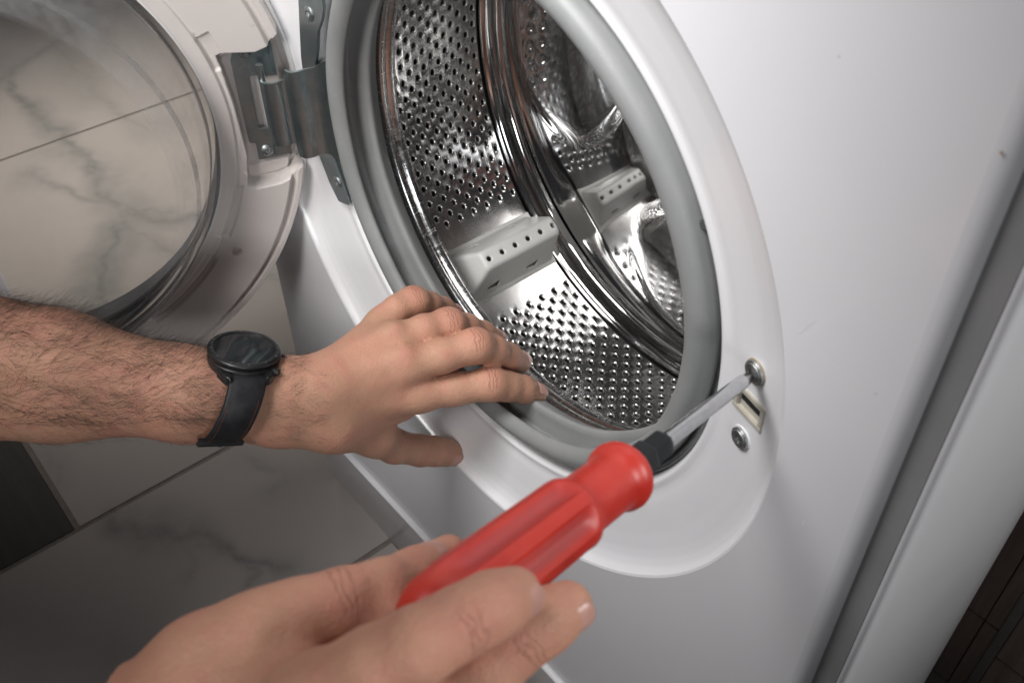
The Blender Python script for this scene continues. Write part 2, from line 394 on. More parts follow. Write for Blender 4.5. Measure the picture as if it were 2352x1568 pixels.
# ------------------------------------------------------------------ implicit surfaces (surface nets)
class Field:
    def __init__(s, lo, hi, h):
        s.lo = np.array(lo, float); s.h = h
        s.n = np.ceil((np.array(hi) - s.lo) / h).astype(int) + 1
        s.f = np.full(s.n, 0.05, np.float32)
        s.ax = [s.lo[i] + h * np.arange(s.n[i]) for i in range(3)]
    def win(s, lo, hi):
        a = np.clip(np.floor((np.array(lo) - s.lo) / s.h).astype(int), 0, s.n - 1)
        b = np.clip(np.ceil((np.array(hi) - s.lo) / s.h).astype(int) + 1, 1, s.n)
        if np.any(b <= a): return None
        sl = tuple(slice(a[i], b[i]) for i in range(3))
        g = np.meshgrid(*[s.ax[i][sl[i]].astype(np.float32) for i in range(3)], indexing='ij', sparse=True)
        return sl, g
    def apply(s, sl, d, k, mode='u'):
        f = s.f[sl]
        if mode == 'u':
            if k > 0:
                hh = np.clip(0.5 + 0.5 * (f - d) / k, 0, 1); r = f * (1 - hh) + d * hh - k * hh * (1 - hh)
            else: r = np.minimum(f, d)
        else:
            if k > 0:
                hh = np.clip(0.5 - 0.5 * (f + d) / k, 0, 1); r = f * (1 - hh) - d * hh + k * hh * (1 - hh)
            else: r = np.maximum(f, -d)
        s.f[sl] = r
    def cone(s, a, b, ra, rb, k=0.003, mode='u', m=0.02):
        a = np.array(a, float); b = np.array(b, float); R = max(ra, rb) + m
        w = s.win(np.minimum(a, b) - R, np.maximum(a, b) + R)
        if w is None: return
        sl, g = w; d = _cone(g, a, b, ra, rb); s.apply(sl, d, k, mode)
    def ell(s, c, r, k=0.003, mode='u', M=None, m=0.012):
        c = np.array(c, float); r = np.array(r, float); R = r.max() + m
        w = s.win(c - R, c + R)
        if w is None: return
        sl, g = w; p = [g[i] - c[i] for i in range(3)]
        if M is not None: p = [sum(M[i][j] * p[j] for j in range(3)) for i in range(3)]
        k0 = np.sqrt(sum((p[i] / r[i]) ** 2 for i in range(3))); k1 = np.sqrt(sum((p[i] / r[i] ** 2) ** 2 for i in range(3)))
        s.apply(sl, k0 * (k0 - 1) / np.maximum(k1, 1e-6), k, mode)
    def mesh(s):
        f = s.f; ins = f < 0
        n = np.array(f.shape) - 1
        cnt = np.zeros(n, np.int8)
        pos = np.zeros((3,) + tuple(n), np.float32); num = np.zeros(n, np.float32)
        for axis in range(3):
            sh = list(f.shape); sh[axis] -= 1
            a = f[tuple(slice(0, sh[i]) if i == axis else slice(None) for i in range(3))]
            b = f[tuple(slice(1, None) if i == axis else slice(None) for i in range(3))]
            cr = (a < 0) != (b < 0)
            t = np.where(cr, a / np.where(cr, a - b, 1), 0).astype(np.float32)
            o1, o2 = [i for i in range(3) if i != axis]
            for d1 in (0, 1):
                for d2 in (0, 1):
                    sl = [None] * 3; sl[axis] = slice(None); sl[o1] = slice(d1, d1 + n[o1]); sl[o2] = slice(d2, d2 + n[o2]); sl = tuple(sl)
                    c = cr[sl]; num += c
                    pos[axis] += np.where(c, t[sl], 0); pos[o1] += c * d1; pos[o2] += c * d2
        act = num > 0
        idx = np.full(n, -1, np.int64); idx[act] = np.arange(act.sum())
        I = np.argwhere(act)
        V = s.lo + s.h * (I + np.stack([pos[i][act] / num[act] for i in range(3)], 1))
        F = []
        for axis in range(3):
            o1, o2 = [(1, 2), (2, 0), (0, 1)][axis]
            sh = [slice(1, n[i]) for i in range(3)]; sh[axis] = slice(0, n[axis]); sh = tuple(sh)
            sh2 = list(sh); sh2[axis] = slice(1, n[axis] + 1)
            a = ins[sh]; b = ins[tuple(sh2)]
            for flag, rev in ((a & ~b, False), (~a & b, True)):
                q = np.argwhere(flag)
                if not len(q): continue
                q = q.copy(); q[:, o1] += 1; q[:, o2] += 1
                def g(d1, d2):
                    r = q.copy(); r[:, o1] -= d1; r[:, o2] -= d2
                    return idx[r[:, 0], r[:, 1], r[:, 2]]
                quad = np.stack([g(1, 1), g(0, 1), g(0, 0), g(1, 0)], 1)
                F.append(quad[:, ::-1] if rev else quad)
        F = np.concatenate(F); F = F[(F >= 0).all(1)]
        return V, F

def _cone(g, a, b, ra, rb):
    ba = (b - a).astype(np.float32); L2 = float(ba @ ba) + 1e-12
    p = [g[i] - np.float32(a[i]) for i in range(3)]
    t = np.clip((p[0] * ba[0] + p[1] * ba[1] + p[2] * ba[2]) / L2, 0, 1)
    d = np.sqrt((p[0] - ba[0] * t) ** 2 + (p[1] - ba[1] * t) ** 2 + (p[2] - ba[2] * t) ** 2)
    return (d - (ra + (rb - ra) * t)).astype(np.float32)

def mesh_np(name, V, F, mat_, parent=None, smooth_iter=1):
    if smooth_iter:
        E = np.concatenate([F[:, [0, 1]], F[:, [1, 2]], F[:, [2, 3]], F[:, [3, 0]]]); E = np.concatenate([E, E[:, ::-1]])
        cnt = np.bincount(E[:, 0], minlength=len(V))[:, None]
        for _ in range(smooth_iter):
            acc = np.stack([np.bincount(E[:, 0], weights=V[E[:, 1], i], minlength=len(V)) for i in range(3)], 1)
            V = V * 0.4 + 0.6 * acc / np.maximum(cnt, 1)
    me = bpy.data.meshes.new(name)
    me.vertices.add(len(V)); me.vertices.foreach_set('co', V.astype(np.float32).ravel())
    me.loops.add(F.size); me.loops.foreach_set('vertex_index', F.astype(np.int32).ravel())
    me.polygons.add(len(F)); me.polygons.foreach_set('loop_start', (np.arange(len(F)) * F.shape[1]).astype(np.int32))
    try: me.polygons.foreach_set('loop_total', np.full(len(F), F.shape[1], np.int32))
    except Exception: pass
    me.update(calc_edges=True)
    return fin(name, me, mat_, parent), V

def sstep(a, b, x):
    t = np.clip((x - a) / (b - a), 0, 1); return t * t * (3 - 2 * t)

def grid_mesh(name, X, Y, Z, mat_, parent, wrap=False):
    n, m = X.shape
    V = np.stack([X, Y, Z], -1).reshape(-1, 3)
    i = np.arange(n if wrap else n - 1)[:, None]; j = np.arange(m - 1)[None, :]; i2 = (i + 1) % n
    F = np.stack([i * m + j, i2 * m + j, i2 * m + j + 1, i * m + j + 1], -1).reshape(-1, 4)
    return mesh_np(name, V, F, mat_, parent, 0)[0]
# ================================================================== THE FLOOR
FZ = -0.5327
floor = link('floor', [(-4, -4, FZ - 0.0014), (4, -4, FZ - 0.0014), (4, 4, FZ - 0.0014), (-4, 4, FZ - 0.0014)], [(0, 1, 2, 3)], GROUT)
tag(floor, kind='structure')
VEINS = [  # polylines on the floor (x, y), half width, darkness
]
def fl(px, py):
    d = MC @ np.array([(px - 1176) / FPX, -(py - 784) / FPX, -1]); s = (FZ - CAM[2]) / d[2]; p = CAM + s * d; return (p[0], p[1])
vein_px = [
    ([(20, 190), (60, 240), (110, 290), (150, 300), (170, 340), (230, 390)], 5, .8, .006, .018),
    ([(70, 400), (130, 420), (190, 450), (250, 470), (300, 490), (350, 480), (400, 490)], 4, .6, .004, .02),
    ([(170, 350), (190, 360), (215, 400), (225, 430), (250, 460), (320, 490), (400, 515), (440, 500)], 8, .75, .006, .035),
    ([(250, 460), (290, 500), (350, 560), (420, 590), (470, 600)], 7, .45, .004, .035),
    ([(275, 520), (280, 560), (235, 600), (232, 640), (245, 680), (255, 720), (275, 760)], 4, .95, .004, .03),
    ([(100, 90), (150, 130), (200, 190), (240, 240), (290, 280), (340, 300)], 10, .4, .004, .035),
    ([(600, 620), (650, 640), (690, 660)], 6, .5, .004, .03),
    ([(250, 1190), (320, 1205), (400, 1215), (470, 1230), (530, 1265), (590, 1280), (630, 1300)], 5, .7, .005, .02),
    ([(560, 1290), (575, 1310), (560, 1340)], 3, .5, .003, .012),
    ([(440, 1250), (450, 1300), (430, 1330)], 2, .35, .002, .01),
    ([(90, 1040), (130, 1080), (130, 1120)], 5, .3, .004, .03),
    ([(560, 1060), (640, 1080), (650, 1110), (600, 1130)], 3, .35, .003, .03),
    ([(330, 1500), (420, 1450), (480, 1420)], 3, .25, .003, .03),
]
vein_w = [([fl(*p) for p in pts], dk, w, cw) for pts, _, dk, w, cw in vein_px]
vein_w += [([(1.2, -1.1), (0.6, -0.8), (0.1, -0.9), (-0.4, -0.7)], .6, .006, .03), ([(0.1, -.35), (-.1, -.55), (-.05, -.8)], .5, .005, .03),
           ([(-1.6, -.4), (-1.5, 0.0), (-1.7, .3), (-1.6, .7)], .6, .006, .04)]
def wob2(x, y, a, f, sd):
    return (a * np.sin(f * x + 1.3 * sd + 1.7 * np.sin(f * 0.61 * y + sd)) * np.cos(f * 0.83 * y - sd) +
            a * .5 * np.sin(2.3 * f * y + sd * 2.1 + np.sin(1.9 * f * x)) + a * .3 * np.sin(5.1 * f * x + sd + 2 * np.sin(4.3 * f * y)))
def tile(x0, y0, x1, y1, m, res=0.006, veins=True):
    g = 0.0032; x0 += g; y0 += g; x1 -= g; y1 -= g
    if not veins:
        return box('tile', (x0, y0, FZ - 0.0012), (x1, y1, FZ), m, floor, None, 0.0006, 1)
    nx = max(2, int((x1 - x0) / res)); ny = max(2, int((y1 - y0) / res))
    xs = np.linspace(x0, x1, nx + 1); ys = np.linspace(y0, y1, ny + 1)
    X, Y = np.meshgrid(xs, ys, indexing='ij'); Z = np.full(X.shape, FZ)
    e = np.minimum.reduce([X - x0, x1 - X, Y - y0, y1 - Y]); Z = Z - 0.0 * e
    X2 = np.clip(X, x0 + 0.0, x1); o = grid_mesh('tile', X2, Y, Z, m, floor)
    wx = X + wob2(X, Y, .007, 22, 1.0) + wob2(X, Y, .0016, 90, 4.0); wy = Y + wob2(Y, X, .007, 25, 2.0) + wob2(X, Y, .0016, 95, 5.0)
    v = np.zeros(X.shape); c = np.zeros(X.shape)
    for pts, dk, w, cw in vein_w:
        dm = np.full(X.shape, 9.0)
        for a, b in zip(pts[:-1], pts[1:]):
            bx, by = b[0] - a[0], b[1] - a[1]; L = bx * bx + by * by
            t = np.clip(((wx - a[0]) * bx + (wy - a[1]) * by) / L, 0, 1)
            dm = np.minimum(dm, np.hypot(wx - a[0] - t * bx, wy - a[1] - t * by))
        v = np.maximum(v, dk * .55 * np.exp(-(dm / w) ** 2)); c = np.maximum(c, dk * .95 * np.exp(-(dm / (cw * (1.1 + .6 * np.sin(19 * X + 23 * Y)))) ** 2))
    for nm, arr in (('vein', v), ('cloud', c)):
        at_ = o.data.attributes.new(nm, 'FLOAT', 'POINT'); at_.data.foreach_set('value', arr.astype(np.float32).ravel())
    return o
XG = [-2.07, -1.25, -0.427, -0.189]
tile(XG[1], -0.24, XG[2], 0.95, MARBLE, 0.004)
tile(XG[0], -0.24, XG[1], 0.95, MARBLE, 0.008)
tile(XG[2], -1.10, XG[3], 0.10, MARBLE, 0.004)
tile(XG[2], 0.10, XG[3], 1.30, MARBLE, 0.012)
tile(XG[3], -1.10, 0.63, 0.02, MARBLE, 0.006)
for k in range(4):
    tile(XG[1] - .4, -0.24 - .30 * (k + 1), XG[2], -0.24 - .30 * k, DWOOD, veins=False)
tile(XG[0], 0.95, XG[2], 2.2, MARBLE, 0.02)

# ================================================================== THE WASHING MACHINE
wmach = empty('washing_machine', (0, 0.2, FZ))
tag(wmach, 'white front loading washing machine with its round door open and steel drum showing', 'washing machine')
RD = 0.2367
CH = 0.3925
# front panel: flat sheet with a round opening, rounded left edge
XL, XR, ZB, ZT = -0.2975, 0.2792, -CH + 0.0016, 0.318
n = 360
V = []; F = []
for i in range(n):
    t = 2 * math.pi * i / n; c_, s_ = math.cos(t), math.sin(t)
    kx = (XR if c_ > 0 else XL + .008) / c_ if abs(c_) > 1e-9 else 1e9
    kz = (ZT if s_ > 0 else ZB) / s_ if abs(s_) > 1e-9 else 1e9
    k = min(kx, kz)
    V += [(RD * c_, 0.0007, RD * s_), ((RD + .0012) * c_, 0.0, (RD + .0012) * s_), (k * c_, 0, k * s_)]
for cx_, cz_ in ((XR, ZT), (XL + .008, ZT), (XL + .008, ZB), (XR, ZB)):
    i = int(round((math.degrees(math.atan2(cz_, cx_)) % 360))) % n
    V[i * 3 + 2] = (cx_, 0, cz_)
for i in range(n):
    j = (i + 1) % n
    F += [(i * 3, j * 3, j * 3 + 1, i * 3 + 1), (i * 3 + 1, j * 3 + 1, j * 3 + 2, i * 3 + 2)]
b0 = len(V)
lp = [(XL + .008, 0)] + [(XL + .008 - .008 * math.sin(R_(a)), .008 - .008 * math.cos(R_(a))) for a in (15, 30, 45, 60, 75, 90)] + [(XL, .05)]
for x, y in lp: V += [(x, y, ZB), (x, y, ZT)]
for i in range(len(lp) - 1): F.append((b0 + 2 * i, b0 + 2 * i + 2, b0 + 2 * i + 3, b0 + 2 * i + 1))
b1 = len(V)
RC = .0080
rp = [(XR + RC * math.sin(R_(a)), RC - RC * math.cos(R_(a))) for a in range(0, 91, 15)] + [(XR + RC, .012)]
for x, y in rp: V += [(x, y, ZB), (x, y, ZT)]
for i in range(len(rp) - 1): F.append((b1 + 2 * i, b1 + 2 * i + 2, b1 + 2 * i + 3, b1 + 2 * i + 1))
b2 = len(V)
V += [(XL + .008, 0, ZB), (XR, 0, ZB), (XR, .012, ZB), (XL + .008, .012, ZB)]; F.append((b2, b2 + 3, b2 + 2, b2 + 1))
link('front_panel', V, F, WHITE, wmach, True, 30)
SCUF = mat('scuff_mark', (.9, .9, .9), .4, fn=mottled((.9, .9, .9), (.84, .84, .85), 300))
BSP = mat('brown_speck', (.45, .34, .24), .6, fn=mottled((.45, .34, .24), (.36, .27, .2), 300))
def onp(px, py):
    d = MC @ np.array([(px - 1176) / FPX, -(py - 784) / FPX, -1]); q = CAM + d * ((-.00012 - CAM[1]) / d[1]); return Vector(q)
for (a_, b_, w_s, mt_) in (((1832, 768), (1852, 750), .0004, SCUF), ((1854, 748), (1870, 736), .0003, SCUF), ((1842, 1210), (1849, 1188), .0006, SCUF), ((2298, 357), (2304, 346), .0007, BSP), ((1925, 132), (1929, 130), .0004, BSP), ((2010, 905), (2013, 903), .0003, BSP)):
    A_, B_ = onp(*a_), onp(*b_); t_ = (B_ - A_).normalized(); n_ = Vector((-t_.z, 0, t_.x)) * w_s
    M_q = (A_ + B_) / 2
    link('scuff', [A_, M_q - n_, B_, M_q + n_], [(0, 1, 2, 3)], mt_, wmach, False)
# dish
dish_prof = [(.2367, .0008), (.2358, .0032), (.2340, .0060), (.2300, .0090), (.2250, .0112), (.2150, .0142), (.2050, .0166), (.1980, .0182),
             (.1930, .0196), (.1895, .0199), (.1875, .0192), (.1858, .0196), (.1846, .0215), (.1836, .026), (.1830, .034), (.1860, .040)]
def dish_y(r):
    p = sorted(dish_prof[:10]); return float(np.interp(r, [a[0] for a in p], [a[1] for a in p]))
DISH_TODO = True
# kick plate, slanting back to the floor, with its bright top edge
kp = [(.0120, -CH - .0012), (-.0030, -CH - .0012), (-.0044, -CH - .0022), (-.0044, -CH - .0042), (-.0030, -CH - .0062), (.0170, FZ + .004), (.0192, FZ + .0005), (.03, FZ + .0005)]
V = []; F = []
for y, z in kp: V += [(XL, y, z), (XR + .0150, y, z)]
for i in range(len(kp) - 1): F.append((2 * i, 2 * i + 2, 2 * i + 3, 2 * i + 1))
V += [(XL, .03, -CH - .0012), (XR + .0150, .03, -CH - .0012)]
link('kick_plate', V, F, WHITE, wmach, True, 25)
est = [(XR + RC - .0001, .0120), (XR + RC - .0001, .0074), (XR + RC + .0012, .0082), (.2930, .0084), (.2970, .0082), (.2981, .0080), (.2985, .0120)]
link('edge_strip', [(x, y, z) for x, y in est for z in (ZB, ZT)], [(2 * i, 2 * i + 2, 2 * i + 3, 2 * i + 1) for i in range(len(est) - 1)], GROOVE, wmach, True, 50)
YB = 0.274
sp_prof = [(.2979, .0120), (.2980, .0088), (.2986, .0081), (.2996, .0082), (.3007, .0088), (.3016, .0100), (.3023, .0122), (.3026, .0150), (.3026, .022), (.3026, YB - .100)] + \
          [(.3026 - .040 * (1 - math.cos(R_(a))), YB - .100 + .100 * math.sin(R_(a))) for a in range(10, 91, 10)] + [(.2600, .30)]
V = []; F = []
for x, y in sp_prof: V += [(x, y, FZ + .012), (x, y, .318)]
for i in range(len(sp_prof) - 1): F.append((2 * i, 2 * i + 1, 2 * i + 3, 2 * i + 2))
link('side_panel', V, F, WHITE, wmach, True, 40)
V = []; F = []
for x, y in [(XL, .05), (XL, .30), (.2600, .30)]: V += [(x, y, FZ + .012), (x, y, .318)]
for i in range(2): F.append((2 * i, 2 * i + 1, 2 * i + 3, 2 * i + 2))
V += [(XL, .0, .318), (.298, .0, .318), (.298, .30, .318), (XL, .30, .318)]; F.append((6, 7, 8, 9))
link('body_shell', V, F, WHITE, wmach, False)
# ------------------------------------------------------------------ door seal
seal = [(.1836, .0300), (.1826, .0262), (.1812, .0250), (.1797, .0262), (.1792, .0300), (.1787, .0318), (.1777, .0310), (.1769, .0270), (.1758, .0205), (.1740, .0170),
        (.1708, .0145), (.1668, .0142), (.1632, .0156), (.1607, .0178), (.1595, .0198), (.1594, .0212), (.1604, .0224), (.1660, .0232),
        (.1720, .0240), (.1745, .0262), (.1752, .0310), (.1748, .0350), (.1700, .0372), (.1630, .0380), (.1592, .0388), (.1580, .0403), (.1583, .0422),
        (.1600, .0445), (.1622, .0475), (.1645, .0502), (.1662, .0520), (.1678, .0528), (.1696, .0526), (.1725, .0512), (.1790, .0500), (.1900, .0495), (.2080, .0500)]
def wobble(t, r, y):
    return .0006 * math.sin(3 * t + 1) * (1 if r < .175 else .2) + .0003 * math.sin(11 * t + 20 * y)
sealo = revolve('door_seal', seal, RUBBER, wmach, 320, c=(.0014, .002), flip=False, angle=55, wob=wobble)
# wire clamp with its joint on the right
wr = []
for i in range(-150, 151):
    t = R_(26.5 + i * 1.15); wr.append((.0008 + .1800 * math.cos(t), .0262 + .0004 * math.sin(9 * t), .001 + .1800 * math.sin(t)))
tube_strip('clamp_wire', wr, [.00105] * len(wr), WIRE, sealo, 8)
t = R_(28); pj = Vector((.0008 + .1795 * math.cos(t), .0246, .001 + .1795 * math.sin(t)))
box('wire_catch', (-.0045, -.0016, -.0020), (.0045, .0016, .0020), WIRE, sealo, Matrix.Translation(pj) @ Matrix.Rotation(-t, 4, 'Y') @ Matrix.Rotation(R_(12), 4, 'Y'), .0004)

# ------------------------------------------------------------------ drum
DC = (-.006, -.006); RW = .225
drum = empty('drum', (DC[0], .15, DC[1]), wmach)
drum.matrix_parent_inverse = wm(wmach).inverted()
rim = [(.212, .0640), (.190, .0632), (.1815, .0632), (.1782, .0640), (.1760, .0655), (.1750, .0675), (.1752, .0697), (.1766, .0712), (.1772, .0722), (.1764, .0734),
       (.1754, .0750), (.1751, .0772), (.1758, .0794), (.1776, .0806), (.1850, .0818), (.2000, .0842), (.2150, .0862), (.2230, .0872), (.2248, .0880)]
revolve('drum_front', rim, RIMST, drum, 320, c=DC, flip=False, angle=60)
# perforated wall: hexagonally staggered cells
DY = .00745; DT = 3.52; y00 = .1235 - 5 * DY
def perforated(th, col, row_half):
    pass
NTH = 102                                # 102 x 3.53 deg
DT = 360.0 / NTH
tbase = 243.6
cols = np.arange(0, 16)
VV = []; FF = []; vidx = {}
def key(a, b, c=0): return (round(a * 1e5), round(b * 1e5), c)
def addv(t, y, dr=0.0, share=True):
    k = (round((t % 360) * 2000) % 720000, round(y * 1e6), round(dr * 1e6))
    if share and k in vidx: return vidx[k]
    r = RW + dr; a = R_(t)
    VV.append((DC[0] + r * math.cos(a), y, DC[1] + r * math.sin(a)))
    vidx[k] = len(VV) - 1
    return len(VV) - 1
lift_c = [231.2, 111.2, 351.2]
def is_perf(t, y):
    if y < .0935 or y > .1920: return False
    for lc in lift_c:
        d = abs((t - lc + 180) % 360 - 180)
        if d < 11.6: return False
    return True
y_min, y_max = .0880, .1975
hx = DY; ht = DT
for ci in range(-1, 16):
    y = y00 + ci * DY
    off = 0.5 * (ci % 2)
    for ri in range(NTH):
        t = tbase + (ri + off + 0.5 * (1 if True else 0) - 0.5) * DT
        # hexagon-like cell: brick layout, neighbours shifted by half a step in adjacent columns
        yl = y - DY / 2; yr = y + DY / 2
        ring = [(t - DT / 2, yl), (t - DT / 4, yl), (t, yl), (t + DT / 4, yl), (t + DT / 2, yl), (t + DT / 2, y),
                (t + DT / 2, yr), (t + DT / 4, yr), (t, yr), (t - DT / 4, yr), (t - DT / 2, yr), (t - DT / 2, y)]
        ring = [(a, min(max(b, y_min), y_max)) for a, b in ring]
        if abs(ring[0][1] - ring[6][1]) < 1e-6: continue
        outer = [addv(a, b) for a, b in ring]
        if not is_perf(t, y):
            FF.append(tuple(outer)); continue
        # embossed oval lip round a sunken hole: long axis round the drum
        jt = random.uniform(-.02, .02) * DT; jy = random.uniform(-.0001, .0001)
        mpt = []
        angs = [math.atan2((b - y) / DY, (a - t) / DT) for a, b in ring]
        def ringv(rt, ry, dr):
            return [addv(t + jt + math.degrees(rt / RW) * math.cos(q), y + jy + ry * math.sin(q), dr, False) for q in angs]
        r1 = ringv(.0041, .0030, .0); r2 = ringv(.0036, .0026, .00008); r3 = ringv(.0031, .0022, .00032)
        r4 = ringv(.0027, .0018, .00080); r5 = ringv(.00245, .00158, .0017); r6 = ringv(.00235, .00150, .0035)
        rings = [outer, r1, r2, r3, r4, r5, r6]
        for A_, B_ in zip(rings[:-1], rings[1:]):
            for q in range(12):
                q2 = (q + 1) % 12; FF.append((A_[q], A_[q2], B_[q2], B_[q]))
me = bpy.data.meshes.new('drum_wall'); me.from_pydata(VV, [], FF)
fin('drum_wall', me, STEEL, drum, True, 80)
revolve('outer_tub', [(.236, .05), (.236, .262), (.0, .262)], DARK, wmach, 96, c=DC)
# hem rings between wall and back plate
hem = [(.2250, .1975), (.2257, .1988), (.2250, .2001), (.2234, .2012), (.2222, .2034), (.2213, .2080), (.2207, .2118), (.2195, .2140), (.2172, .2157), (.2150, .2172)]
revolve('hem_ring', hem, POLISH, drum, 320, c=DC, flip=False, angle=80)
# back plate: pressed steel with three perforated pads
rr = np.concatenate([np.linspace(.0005, .215, 170)]); tt = np.radians(np.linspace(0, 360, 541)[:-1])
T_, Rr = np.meshgrid(tt, rr, indexing='ij')
PX = Rr * np.cos(T_); PZ = Rr * np.sin(T_)
yb = .2172 - .007 * sstep(.215, .10, Rr) + .0015 * np.cos(T_ * 3 + .6) * sstep(.05, .12, Rr)
pad_m = np.zeros(PX.shape); spoke = np.zeros(PX.shape)
holes_back = []
for a0 in (171.0, 291.0, 51.0):
    a = R_(a0); cx, cz = .128 * math.cos(a), .128 * math.sin(a)
    lr = (PX - cx) * math.cos(a) + (PZ - cz) * math.sin(a); lt = -(PX - cx) * math.sin(a) + (PZ - cz) * math.cos(a)
    e = np.sqrt((lr / .064) ** 2 + (lt / .090) ** 2)
    pad_m = np.maximum(pad_m, sstep(1.14, .86, e))
    for k_, (rho, o_) in enumerate(((.1835, 0), (.1700, .5), (.1565, 0), (.143, .5))):
        for j in range(-3, 4):
            phi = a0 + 8.4 + (j + o_ - 1) * 5.1 * (.1835 / rho) ** .35
            hx_, hz_ = rho * math.cos(R_(phi)), rho * math.sin(R_(phi))
            q = math.hypot(((hx_ - cx) * math.cos(a) + (hz_ - cz) * math.sin(a)) / .064, (-(hx_ - cx) * math.sin(a) + (hz_ - cz) * math.cos(a)) / .090)
            if q < .87 and k_ < 3: holes_back.append((hx_, hz_))
for a0 in (111.0, 231.0, 351.0):
    d = np.abs((np.degrees(T_) - a0 + 180) % 360 - 180)
    w = Rr * np.radians(d)
    spoke = np.maximum(spoke, np.exp(-(w / .034) ** 2) * sstep(.02, .09, Rr) * sstep(.212, .17, Rr))
yb = yb - (.0030 + .20 * (Rr - .150)) * pad_m - .0030 * spoke * sstep(.205, .15, Rr)
for hx_, hz_ in holes_back:
    q = np.hypot(PX - hx_, PZ - hz_)
    yb = yb - .0012 * np.exp(-((q - .0033) / .0010) ** 2) + .0030 * sstep(.0026, .0014, q)
grid_mesh('back_plate', DC[0] + PX[:, ::-1], yb[:, ::-1], DC[1] + PZ[:, ::-1], POLISH, drum, wrap=True)
for hx_, hz_ in holes_back:
    rr_ = math.hypot(hx_, hz_); yy = .2172 - .007 * float(sstep(.215, .10, np.array(rr_))) - .20 * (rr_ - .150) + .0010 + .0015 * math.cos(math.atan2(hz_, hx_) * 3 + .6) - .0030 + .0012
    V = [(DC[0] + hx_ + .0019 * math.cos(k * math.pi / 6), yy, DC[1] + hz_ + .0019 * math.sin(k * math.pi / 6)) for k in range(12)]
    link('drain_hole', V, [tuple(range(12))], DARK, drum, False)
# lifter: hollow trapezoid rib with six holes along the ridge and four notches
lf = Field((-.030, .082, -.003), (.030, .200, .045), .0008)   # x tangential, y along the drum, z towards the axis
X, Y, Z = np.meshgrid(lf.ax[0], lf.ax[1], lf.ax[2], indexing='ij', sparse=True)
def smax(a, b, k=.0028):
    h = np.clip(.5 - .5 * (b - a) / k, 0, 1); return b * (1 - h) + a * h + k * h * (1 - h)
Ht = .0415
half = .0232 - (Z / Ht) * .0150
side = (np.abs(X) - half) * .94
yf = .0935 + (Z / Ht) * .0150; ybk = .1925 - (Z / Ht) * .0030
ends = np.maximum((yf - Y) * .94, Y - ybk)
top = Z - Ht + 0 * X
d = smax(smax(side + 0 * Y, ends + 0 * X, .004), top + 0 * Y, .0035)
inner = smax(smax(side + .0022, ends + .0022), top + .0022)
d = np.maximum(d, -(inner + 0 * X))
fl_ = np.maximum(np.maximum(np.abs(X) - .0262, np.abs(Y - .1430) - .0520), np.abs(Z - .0002) - .0017)
d = np.minimum(d, fl_ + 0 * d)
for k in range(6):
    yk = .1145 + .0142 * k
    d = np.maximum(d, -(np.maximum(np.hypot(X, Y - yk) - .0021 - np.clip((Z - Ht + .0012), 0, 1) * .6, -(Z - .02)) + 0 * d))
for sx in (-1, 1):
    for yc in (.1215, .1650):
        nb_ = np.maximum(np.maximum(np.abs(Y - yc) - .0062, np.abs(Z - .0100) - .0032 - (Y - yc) * .22), -(sx * X) + .0150)
        d = np.maximum(d, -(nb_ + 0 * d))
lf.f = d.astype(np.float32)
LV, LF = lf.mesh()
lifts = []
for k, lc in enumerate(lift_c):
    a = R_(lc)
    if k == 0:
        o, _ = mesh_np('lifter', LV, LF, LIFT, None, 1); m0 = o
    else:
        o = m0.copy(); S.collection.objects.link(o)
    rad = Vector((math.cos(a), 0, math.sin(a))); tan = Vector((-math.sin(a), 0, math.cos(a)))
    org = Vector((DC[0], 0, DC[1])) + rad * (RW - .0012)
    M_ = frame_mat(org, tan, (0, 1, 0), -rad)
    o.parent = drum; o.matrix_parent_inverse = wm(drum).inverted(); o.matrix_basis = M_

# ------------------------------------------------------------------ lock slot and screws on the dish
def dish_frame(x, z):
    r = math.hypot(x, z); y = dish_y(r); e = .002
    sl = (dish_y(r + e) - dish_y(r - e)) / (2 * e)
    er = Vector((x / r, 0, z / r)); tang = (er + Vector((0, sl, 0))).normalized()
    ez = Vector((-z / r, 0, x / r)); nrm = tang.cross(ez); 
    if nrm.y > 0: nrm = -nrm
    # frame: X radial outwards, Y up along the rim, Z outwards to the viewer
    return frame_mat(Vector((x, y, z)), tang, nrm.cross(tang), nrm)
dth = np.radians(np.concatenate([np.arange(-14, 16, .22), np.arange(16, 346, 1.0)]))
pr2 = []
for (r0_, y0_), (r1_, y1_) in zip(dish_prof[:-1], dish_prof[1:]):
    m_ = max(1, int(math.hypot(r1_ - r0_, y1_ - y0_) / .0014))
    pr2 += [(r0_ + (r1_ - r0_) * k / m_, y0_ + (y1_ - y0_) * k / m_) for k in range(m_)]
pr2.append(dish_prof[-1])
Mlf = dish_frame(.2080, .0088) @ Matrix.Rotation(R_(-2.4), 4, 'Z'); Mli = Mlf.inverted()
V = []; F = []; k = len(pr2)
for t in dth:
    for r, y in pr2: V.append((r * math.cos(t), y, r * math.sin(t)))
for i in range(len(dth)):
    j = (i + 1) % len(dth)
    for q in range(k - 1):
        f = (i * k + q, j * k + q, j * k + q + 1, i * k + q + 1)
        if abs(dth[i]) < .3:
            c = Mli @ (sum((Vector(V[v]) for v in f), Vector()) / 4)
            if abs(c.x) < .0097 and abs(c.y) < .0067: continue
        F.append(f)
link('door_dish', V, F, DISH, wmach, True, 60)
Ml = dish_frame(.2080, .0088) @ Matrix.Rotation(R_(-2.4), 4, 'Z')
slot = empty('lock_slot', Ml.to_translation(), wmach); slot.matrix_parent_inverse = wm(wmach).inverted()
w_, h_ = .0113, .0083
